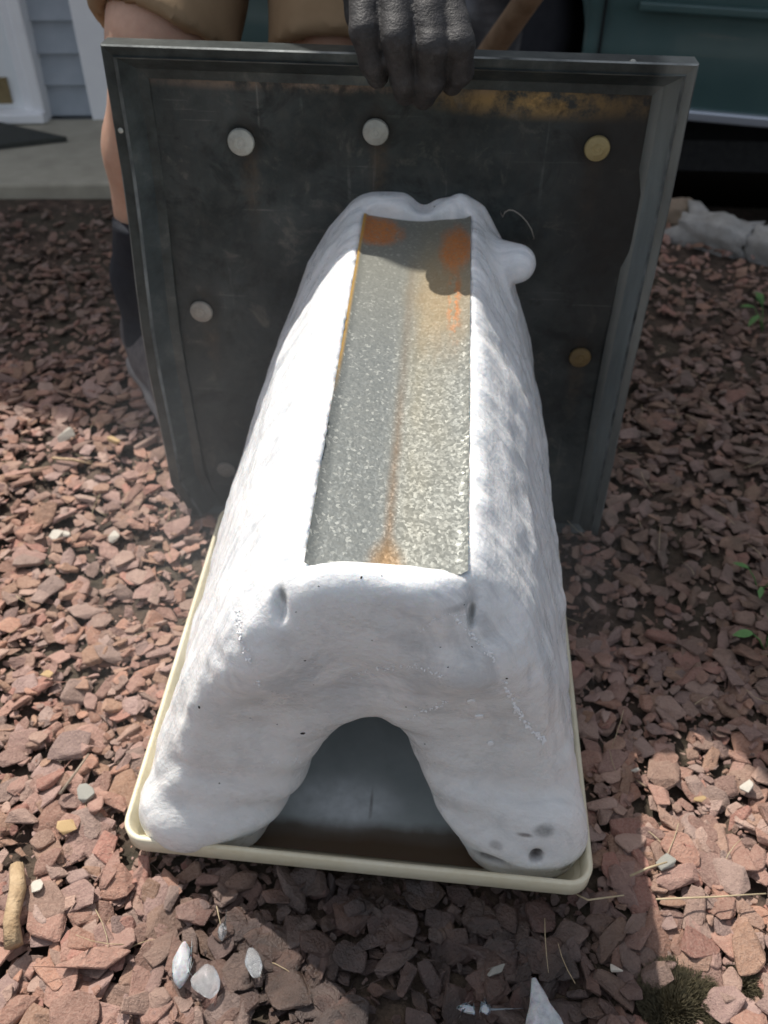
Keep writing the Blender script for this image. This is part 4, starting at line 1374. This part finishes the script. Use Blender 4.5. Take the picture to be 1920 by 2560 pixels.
def stone_mesh(seed):
    r = random.Random(seed)
    bm = bmesh.new()
    n = r.randint(13, 20)
    ex = r.uniform(0.40, 0.88)
    thick = r.uniform(0.12, 0.26)
    flat = r.uniform(0.55, 0.95)
    for _ in range(n):
        a = r.uniform(0, 2 * math.pi)
        rad = math.sqrt(r.uniform(0.25, 1.0))
        c_, s_ = math.cos(a), math.sin(a)
        k = 1 / max(abs(c_), abs(s_)) if r.random() < 0.45 else 1.0
        k = min(k, 1.25)
        z = r.choice((-1, 1)) * thick * (1 if rad < 0.85 else r.uniform(0.2, 0.9)) * r.uniform(flat, 1)
        bm.verts.new((0.5 * rad * k * c_, 0.5 * ex * rad * k * s_, z * 0.5))
    bmesh.ops.convex_hull(bm, input=bm.verts[:], use_existing_faces=False)
    bmesh.ops.delete(bm, geom=[v for v in bm.verts if not v.link_faces], context='VERTS')
    bmesh.ops.dissolve_limit(bm, angle_limit=0.16, verts=bm.verts[:], edges=bm.edges[:])
    bmesh.ops.bevel(bm, geom=bm.edges[:], offset=0.022, segments=1, affect='EDGES')
    bmesh.ops.triangulate(bm, faces=bm.faces[:])
    bmesh.ops.recalc_face_normals(bm, faces=bm.faces)
    me = bpy.data.meshes.new('stone')
    bm.to_mesh(me)
    bm.free()
    me.materials.append(red_stone)
    return me


STONES = [stone_mesh(100 + i) for i in range(26)]


def blocked(x, y, r):
    if TX0 + .012 < x < TX1 - .012 and TY0 + .012 < y < TY1:
        return True
    if r > 0.016 and TX0 - r * .3 < x < TX1 + r * .3 and TY0 - r * .25 < y < TY1 + r:
        return True
    if PX0 - r * .4 < x < PX1 + r * .4 and PY - .004 - r * .1 < y < PY + .045 + r * .3:
        return True
    # under the step and the shoes
    c, s = math.cos(HOUSE_A), math.sin(HOUSE_A)
    lx, ly = (x + 0.755) * c + (y - 2.12) * s, -(x + 0.755) * s + (y - 2.12) * c
    if ly > -0.44 and lx < 0.25:
        return True
    if x > 0.1 and y > 1.73 - 0.72 * (x - 0.44) - 0.03:
        return True
    if (x - 0.201) ** 2 + (y - 0.274) ** 2 < 0.021 ** 2:          # moss tuft keeps its place
        return True
    return False


places = []
def scatter(n, x0, x1, y0, y1, smin_, smax_, zlo, zhi, tilt, power=1.6):
    for _ in range(n):
        x, y = nr.uniform(x0, x1), nr.uniform(y0, y1)
        s = smin_ + (smax_ - smin_) * nr.uniform() ** power
        if blocked(x, y, s):
            continue
        px, py, dep = project((x, y, 0.0))
        if dep < 0.1 or px < -350 or px > 2270 or py < 250 or py > 2900:
            continue
        places.append((x, y, nr.uniform(zlo, zhi), s, nr.normal(0, tilt), nr.normal(0, tilt), nr.uniform(0, 6.283), nr.randint(0, len(STONES)), dep, px, py))


scatter(2900, -0.60, 0.60, 0.14, 0.62, 0.011, 0.034, -0.001, 0.006, 0.22)
scatter(1500, -0.60, 0.60, 0.14, 0.62, 0.018, 0.046, 0.003, 0.010, 0.24, 2.0)
scatter(420, -0.42, 0.42, 0.14, 0.42, 0.028, 0.052, 0.004, 0.010, 0.2, 1.4)
scatter(5200, -0.60, 0.60, 0.14, 0.62, 0.003, 0.011, 0.000, 0.008, 0.4)
scatter(4000, -1.0, 0.8, 0.58, 1.05, 0.004, 0.012, 0.000, 0.008, 0.4)
scatter(5000, -1.1, 0.95, 0.58, 1.12, 0.012, 0.036, -0.001, 0.007, 0.24)
scatter(2500, -1.1, 0.95, 0.58, 1.12, 0.018, 0.043, 0.004, 0.011, 0.26, 2.0)
scatter(2600, -1.1, 1.1, 1.02, 1.50, 0.012, 0.032, -0.002, 0.007, 0.28)
scatter(7500, -1.5, 1.2, 1.1, 2.05, 0.008, 0.030, -0.004, 0.005, 0.35, 1.8)
scatter(700, -0.3, 0.25, 0.30, 0.42, 0.006, 0.016, -0.001, 0.003, 0.3)
# a few chosen large ones seen in the photograph
for px, py, s, rz, k in ((1870, 2370, 0.050, 1.5, 2), (180, 1860, 0.048, 0.3, 5), (1690, 2190, 0.045, 0.5, 9), (1820, 2190, 0.042, -0.6, 4), (1700, 2120, 0.040, -0.5, 12),
                         (560, 2330, 0.020, 0.1, 3), (590, 2440, 0.034, 1.7, 8), (440, 2390, 0.036, -0.9, 7), (120, 2150, 0.032, 0.9, 14), (280, 2170, 0.038, 1.4, 16),
                         (620, 1900, 0.001, 0, 1), (130, 1950, 0.034, 0.6, 18), (60, 2040, 0.034, 0.1, 20), (400, 2370, 0.034, 0.4, 11)):
    p = at(px, py, Z=0.012)
    if not blocked(p.x, p.y, s) and s > 0.01:
        places.append((p.x, p.y, 0.012, s, nr.normal(0, .1), nr.normal(0, .1), rz, k, project((p.x, p.y, 0))[2], px, py))

mesh_np = []
for me in STONES:
    vco = np.empty(len(me.vertices) * 3, np.float32)
    me.vertices.foreach_get('co', vco)
    tri = np.empty(len(me.polygons) * 3, np.int32)
    me.polygons.foreach_get('vertices', tri)
    mesh_np.append((vco.reshape(-1, 3), tri.reshape(-1, 3)))


def big(p):
    if not (-20 < p[9] < 1940 and 300 < p[10] < 2580):
        return 0
    hidden = (500 < p[9] < 1400 and p[10] < 2140)
    return 0 if hidden else p[3] / p[8] + 0.2 * p[2]


order = sorted(range(len(places)), key=lambda i: -big(places[i]))
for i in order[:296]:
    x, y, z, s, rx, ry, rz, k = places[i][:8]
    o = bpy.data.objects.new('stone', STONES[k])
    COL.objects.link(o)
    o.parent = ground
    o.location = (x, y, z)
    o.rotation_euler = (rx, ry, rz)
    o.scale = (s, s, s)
V, F, S = [], [], []
base_i = 0
for i in order[296:]:
    x, y, z, s, rx, ry, rz, k = places[i][:8]
    vco, tri = mesh_np[k]
    Rm = np.array(Euler((rx, ry, rz)).to_matrix(), np.float32)
    V.append((vco * s) @ Rm.T + np.array((x, y, z), np.float32))
    F.append(tri + base_i)
    S.append(np.full(len(vco), nr.uniform(), np.float32))
    base_i += len(vco)
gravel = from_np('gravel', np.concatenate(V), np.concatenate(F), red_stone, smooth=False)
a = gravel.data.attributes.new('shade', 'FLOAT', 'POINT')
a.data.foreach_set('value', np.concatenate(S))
tag(gravel, 'red crushed stone gravel spread over the soil of the bed', 'gravel', kind='stuff')

# ---- straw and pine needles lying about (nobody could count them)
straw_mat = speckled('dry_straw', (0.34, 0.26, 0.15), (0.52, 0.43, 0.28), 60, 0.8, bump=0)


def straws(name, n, region, lmin, lmax, r, label, mat):
    bm = bmesh.new()
    for _ in range(n):
        for _try in range(20):
            x, y = nr.uniform(*region[0]), nr.uniform(*region[1])
            if not blocked(x, y, 0.02):
                break
        L = nr.uniform(lmin, lmax)
        a = nr.uniform(0, 6.283)
        z = nr.uniform(0.010, 0.020)
        bend = nr.uniform(-.3, .3)
        pts = []
        for k in range(4):
            t = k / 3 - .5
            pts.append((x + L * t * math.cos(a) - bend * L * t * t * math.sin(a), y + L * t * math.sin(a) + bend * L * t * t * math.cos(a), z + t * nr.uniform(-.006, .006)))
        bm_tube(bm, pts, [r, r, r * .9, r * .5], 4)
    return tag(from_bm(name, bm, mat, smooth=True), label, 'litter', kind='stuff')


straws('straw_litter', 170, ((-0.7, 0.6), (0.2, 1.2)), 0.010, 0.045, 0.00036, 'dry pine needles and straw bits strewn over the gravel', straw_mat)

# ---- single pieces on the gravel
bark_m = speckled('dry_bark', (0.30, 0.20, 0.11), (0.46, 0.34, 0.21), 70, 0.9, bump=0.7, bdist=0.004)
twig_m = speckled('grey_twig', (0.20, 0.15, 0.11), (0.32, 0.26, 0.2), 80, 0.9, bump=0.5)


def stick(name, pts, r, mat, label, cat, n=8):
    return tag(tube(name, pts, r, mat, None, n), label, cat)


pa, pb = at(42, 2165, Z=0.018), at(34, 2365, Z=0.02)
stick('stick', [pa, pa.lerp(pb, .3) + Vector((.002, 0, .002)), pa.lerp(pb, .7) + Vector((-.002, 0, .003)), pb], [.0058, .0068, .0062, .0072], bark_m, 'short thick piece of dry bark at the left edge of the gravel', 'stick', 7)
pa, pb = at(130, 1145, Z=0.018), at(232, 1160, Z=0.018)
stick('stick', [pa, pa.lerp(pb, .5) + Vector((0, 0, .002)), pb], [.0018, .002, .0012], bark_m, 'thin tan twig on sunlit gravel left of the panel', 'stick', 6)
pa, pb = at(150, 1985, Z=0.02), at(222, 1885, Z=0.02)
stick('stick', [pa, pa.lerp(pb, .5), pb], [.0015, .0013, .0010], twig_m, 'thin grey twig on the gravel left of the tray corner', 'stick', 6)
pa, pb = at(1640, 2248, Z=0.022), at(1915, 2234, Z=0.024)
stick('straw', [pa, pa.lerp(pb, .5) + Vector((0, -.001, .001)), pb], [.0008, .0008, .0006], straw_mat, 'long pale straw lying across the gravel right of the tray', 'straw', 6)
pa, pb = at(1470, 2250, Z=0.018), at(1560, 2238, Z=0.02)
stick('straw', [at(1440, 2235, Z=0.016), pa, pb], [.0007, .0008, .0006], straw_mat, 'short straw in the shade under the tray corner', 'straw', 6)
pa, pb = at(1620, 2170, Z=0.022), at(1668, 2155, Z=0.024)
stick('straw', [at(1575, 2190, Z=0.02), pa, pb], [.001, .0010, .0007], straw_mat, 'bent straw on red stones beside the tray shadow', 'straw', 6)
# long slab of stone at the lower left
pa, pb = at(125, 2450, Z=0.014), at(330, 2365, Z=0.016)
mid = pa.lerp(pb, .5)
ang = math.atan2(pb.y - pa.y, pb.x - pa.x)
slabst = link('stone_splinter', STONES[7].copy(), red_stone)
slabst.location = mid
slabst.rotation_euler = (0.1, 0.05, ang)
slabst.scale = ((pb - pa).length * 1.05, 0.030, 0.060)
tag(slabst, 'long narrow brown stone splinter at the lower left', 'stone')

pale = speckled('pale_pebble', (0.40, 0.36, 0.30), (0.55, 0.51, 0.44), 80, 0.7)
yellowp = speckled('yellow_pebble', (0.38, 0.25, 0.11), (0.50, 0.35, 0.18), 80, 0.7)
greyp = speckled('grey_pebble', (0.22, 0.215, 0.19), (0.30, 0.29, 0.255), 80, 0.8)
for i, (px, py, s, mm, lab) in enumerate((
        (90, 2212, (.016, .010, .006), pale, 'small pale oval pebble beside the bark at the left'),
        (168, 2062, (.022, .013, .008), yellowp, 'tan pebble among red stones left of the tray corner'),
        (285, 1338, (.022, .018, .012), pale, 'round whitish pebble on sunlit gravel left of the tray'),
        (160, 1082, (.034, .018, .012), pale, 'whitish flat pebble at the edge of the shade, left'),
        (282, 1096, (.026, .020, .013), yellowp, 'yellow pebble near the panel at the shade edge'),
        (165, 1330, (.016, .014, .009), pale, 'small white pebble on the gravel at the far left'),
        (115, 1682, (.017, .012, .009), yellowp, 'little orange tan pebble on the gravel at the left edge'),
        (212, 1978, (.018, .024, .012), greyp, 'grey notched pebble left of the tray corner'),
        (1752, 1992, (.014, .012, .010), yellowp, 'bright yellow chip on the sunlit gravel at the right'),
        (1668, 2150, (.016, .022, .012), greyp, 'greenish grey pebble beside straw right of the tray'),
        (135, 1335, (.026, .014, .010), pale, 'long cream pebble among red stones at the far left'),
        (1590, 1920, (.010, .007, .005), pale, 'tiny white chip on a red stone right of the tray'),
        (1870, 1960, (.016, .010, .007), pale, 'white chip on brown stone at the right edge'),
        (1245, 2420, (.020, .013, .010), greyp, 'dull grey pebble in the shadow under the tray'),
        (1540, 2415, (.015, .012, .009), pale, 'small pale pebble near the right edge of the shadow'))):
    p = at(px, py, Z=0.020)
    pm = STONES[(i * 5 + 3) % len(STONES)].copy()
    pm.name = 'pebble'
    o = link('pebble', pm, mm)
    o.location = (p.x, p.y, 0.0165)
    o.rotation_euler = (rnd.uniform(-.25, .25), rnd.uniform(-.25, .25), rnd.uniform(0, 6))
    L_ = max(s[0], s[1])
    o.scale = (L_ * 0.92, L_ * 0.92, L_ * 1.3)
    tag(o, lab, 'pebble', 'odd coloured pebbles among the red stones')

# ---- pieces of ice on the gravel
ice_w = Mat('white_ice_chip', (0.86, 0.89, 0.92), 0.2, 0.0, IOR=1.31, Transmission_Weight=0.35, Subsurface_Weight=0.5, Subsurface_Scale=0.006)
iv = ice_w.coord()
ice_w.base(ice_w.ramp(ice_w.noise(iv, 160, 5, .7), [(0.3, (0.45, 0.47, 0.50)), (0.6, (0.74, 0.76, 0.78))]))
ice_w.bump(ice_w.noise(iv, 220, 4), 0.4, 0.003)
ice_c = Mat('clear_ice_chip', (0.95, 0.97, 0.98), 0.08, 0.0, IOR=1.31, Transmission_Weight=0.85)
ice_c.bump(ice_c.noise(ice_c.coord(), 200, 4), 0.6, 0.004)
for px, py, s, rz, mm, lab, bx in (
        (455, 2412, (.017, .036, .012), 0.12, ice_w.m, 'white oval ice piece on the gravel in front of the tray', 0.0),
        (512, 2448, (.024, .030, .014), 0.5, ice_c.m, 'clear glittering ice lump beside the white oval piece', .4),
        (633, 2405, (.015, .024, .010), 0.45, ice_c.m, 'small frosted ice chip at the edge of the tray shadow', .3),
        (556, 2330, (.008, .016, .010), 0.1, ice_c.m, 'tiny pointed clear ice chip beside an orange stone', .2),
        (1168, 2522, (.018, .007, .006), -0.15, ice_w.m, 'small white stick of ice in the shadow', .5),
        (1212, 2520, (.009, .010, .006), 0.3, ice_w.m, 'stubby white ice crumb next to the ice stick', .4)):
    p = at(px, py, Z=0.020)
    bm = bmesh.new()
    r_ = random.Random(int(px))
    for _ in range(26):
        a, zz = r_.uniform(0, 6.283), r_.uniform(-1, 1)
        q = math.sqrt(1 - zz * zz)
        pt = Vector((q * math.cos(a), q * math.sin(a), zz))
        tp = 1 - 0.35 * bx * pt.y
        bm.verts.new((pt.x * s[0] * .5 * tp * r_.uniform(.8, 1), pt.y * s[1] * .5, pt.z * s[2] * .5 * tp * r_.uniform(.8, 1)))
    bmesh.ops.convex_hull(bm, input=bm.verts[:], use_existing_faces=False)
    bmesh.ops.delete(bm, geom=[v_ for v_ in bm.verts if not v_.link_faces], context='VERTS')
    bmesh.ops.bevel(bm, geom=bm.edges[:], offset=0.0008, segments=1, affect='EDGES')
    o = from_bm('ice_chip', bm, mm, smooth=True)
    o.location = (p.x, p.y, 0.0195)
    o.rotation_euler = (0.15, 0.1, rz)
    tag(o, lab, 'ice piece', 'broken ice pieces on the gravel')
# large pointed splinter at the lower edge
G = grid((0.062, 0.20, 0.004), (0.140, 0.325, 0.055), 0.0015)
tip = at(1335, 2455, Z=0.024)
f = cone(G, (tip.x, tip.y, 0.026), (tip.x + 0.006, tip.y - 0.030, 0.022), 0.0028, 0.0125)
f = smin(f, cone(G, (tip.x + 0.006, tip.y - 0.030, 0.022), (tip.x + 0.012, tip.y - 0.062, 0.018), 0.0125, 0.016), 0.005)
f = np.maximum(f, (G[2] - 0.031) * 0.8 + (G[0] - tip.x - .004) * 0.35) + 0.0006 * vnoise(G, (160, 60, 160), 77)
v, q = surface(f, (0.062, 0.20, 0.004), 0.0015)
tag(from_np('ice_chip', v, q, ice_w.m), 'large pointed white ice splinter at the bottom of the picture', 'ice piece', 'broken ice pieces on the gravel')

# ---- dry moss tuft at the lower right, weeds at the right edge
moss_m = speckled('dry_moss', (0.10, 0.09, 0.052), (0.24, 0.205, 0.125), 300, 0.95, bump=0)


def moss(name, c, R, n, hmax, label, mat, cat):
    bm = bmesh.new()
    for _ in range(n):
        a = nr.uniform(0, 6.283)
        r = R * math.sqrt(nr.uniform())
        x, y = c.x + r * math.cos(a), c.y + r * math.sin(a)
        tall = hmax * (1 - 0.55 * (r / R) ** 2) * nr.uniform(.6, 1)
        lean = 0.9 * r / R + 0.15
        wid = nr.uniform(.00025, .0005)
        b = a + nr.normal(0, .6)
        top_ = Vector((x + lean * tall * math.cos(b), y + lean * tall * math.sin(b), 0.004 + tall))
        side = Vector((-math.sin(b) * wid, math.cos(b) * wid, 0))
        bas = Vector((x, y, 0.002))
        mid_ = bas.lerp(top_, .55) + Vector((0, 0, tall * .18))
        vv = [bm.verts.new(p) for p in (bas - side, bas + side, mid_ + side, top_, mid_ - side)]
        bm.faces.new(vv)
    return tag(from_bm(name, bm, mat), label, cat)


mc = at(1700, 2505, Z=0.006)
moss('moss_tuft', mc, 0.030, 6500, 0.011, 'dark dry moss cushion at the lower right of the gravel', moss_m, 'moss')
mc2 = at(1860, 2455, Z=0.006)
moss('moss_tuft', mc2, 0.012, 1500, 0.009, 'small olive moss tuft at the right edge beside a big red stone', moss_m, 'moss')
leaf_m = speckled('weed_leaf', (0.06, 0.16, 0.035), (0.10, 0.22, 0.06), 60, 0.6, bump=0)


def weed(px, py, n, size, label):
    p = at(px, py, Z=0.0)
    root = empty('weed', (p.x, p.y, 0.0))
    tag(root, label, 'weed')
    me_l = None
    bmst = bmesh.new()
    for k in range(n):
        a = nr.uniform(0, 6.283)
        h_ = size * nr.uniform(.5, 1.1)
        tip_ = Vector((math.cos(a) * size * .7, math.sin(a) * size * .7, 0.01 + h_))
        bm_tube(bmst, [(0, 0, 0.0), tip_ * .5 + Vector((0, 0, .004)), tip_], [.0009, .0008, .0005], 5)
        bm = bmesh.new()
        L, W = size * nr.uniform(.5, .8), size * nr.uniform(.22, .34)
        rows = []
        for j in range(5):
            t = j / 4
            w_ = W * math.sin(math.pi * (0.12 + 0.86 * t)) * .5
            zc_ = -0.25 * L * t * t
            rows.append([bm.verts.new((L * t, -w_, zc_ + .15 * w_)), bm.verts.new((L * t, 0, zc_)), bm.verts.new((L * t, w_, zc_ + .15 * w_))])
        for r0, r1 in zip(rows, rows[1:]):
            bm.faces.new((r0[0], r0[1], r1[1], r1[0]))
            bm.faces.new((r0[1], r0[2], r1[2], r1[1]))
        o = from_bm('leaf', bm, leaf_m, root, smooth=True)
        o.location = tip_
        o.rotation_euler = (nr.uniform(-.3, .3), nr.uniform(-.5, .2), a)
    from_bm('stem', bmst, leaf_m, root, smooth=True)


weed(1905, 830, 5, 0.040, 'small green weed in the shade at the upper right gravel')
weed(1912, 1630, 5, 0.030, 'low green weed in shaded gravel at the right edge')
weed(1895, 1480, 4, 0.026, 'mossy green weed at the right edge above the other low weed')

# ---- wooden tool handle leaning behind the panel
wood_m = speckled('weathered_wood_handle', (0.20, 0.125, 0.07), (0.31, 0.21, 0.13), 40, 0.7, bump=0.3)
pa, pb = at(1226, 130, Y=1.50), at(1318, 0, Y=1.42)
dirv = (pb - pa).normalized()
foot = pa - dirv * (pa.z / dirv.z)
stick('wooden_handle', [foot, pa, pb, pb + dirv * 0.5], [.019, .019, .018, .017], wood_m, 'brown wooden tool handle leaning behind the panel by the car', 'tool handle', 12)

# ---- cold mist rolling off the ice
mist = Mat('cold_mist', (1, 1, 1))
mt_ = mist.t
mt_.nodes.remove(mist.b)
pv = mt_.nodes.new('ShaderNodeVolumePrincipled')
pv.inputs['Color'].default_value = (0.93, 0.96, 1.0, 1)
pv.inputs['Anisotropy'].default_value = 0.2
gc = mist.coord()
fall = mist.sphere(gc, (-0.02, 0, -0.02), (0.20, 0.22, 0.23), 0.65)
mn_ = mist.noise(gc, 7, 3, 0.5)
den = mist.math('MULTIPLY', fall, mist.ramp(mn_, [(0.35, 0.25), (0.65, 1.0)]))
mt_.links.new(mist.math('MULTIPLY', den, MIST_DENSITY), pv.inputs['Density'])
mt_.links.new(pv.outputs[0], mt_.nodes['Material Output'].inputs['Volume'])
bm = bmesh.new()
bmesh.ops.create_icosphere(bm, subdivisions=3, radius=1.0)
for v_ in bm.verts:
    v_.co = Vector((v_.co.x * 0.45, v_.co.y * 0.50, v_.co.z * 0.43))
mo = from_bm('mist', bm, mist.m, smooth=True)
mo.location = (-0.07, 0.64, 0.12)
tag(mo, 'faint cold mist rolling off the ice in front of the panel', 'mist', kind='stuff')
scene.cycles.volume_bounces = 0
scene.cycles.volume_step_rate = 3.0
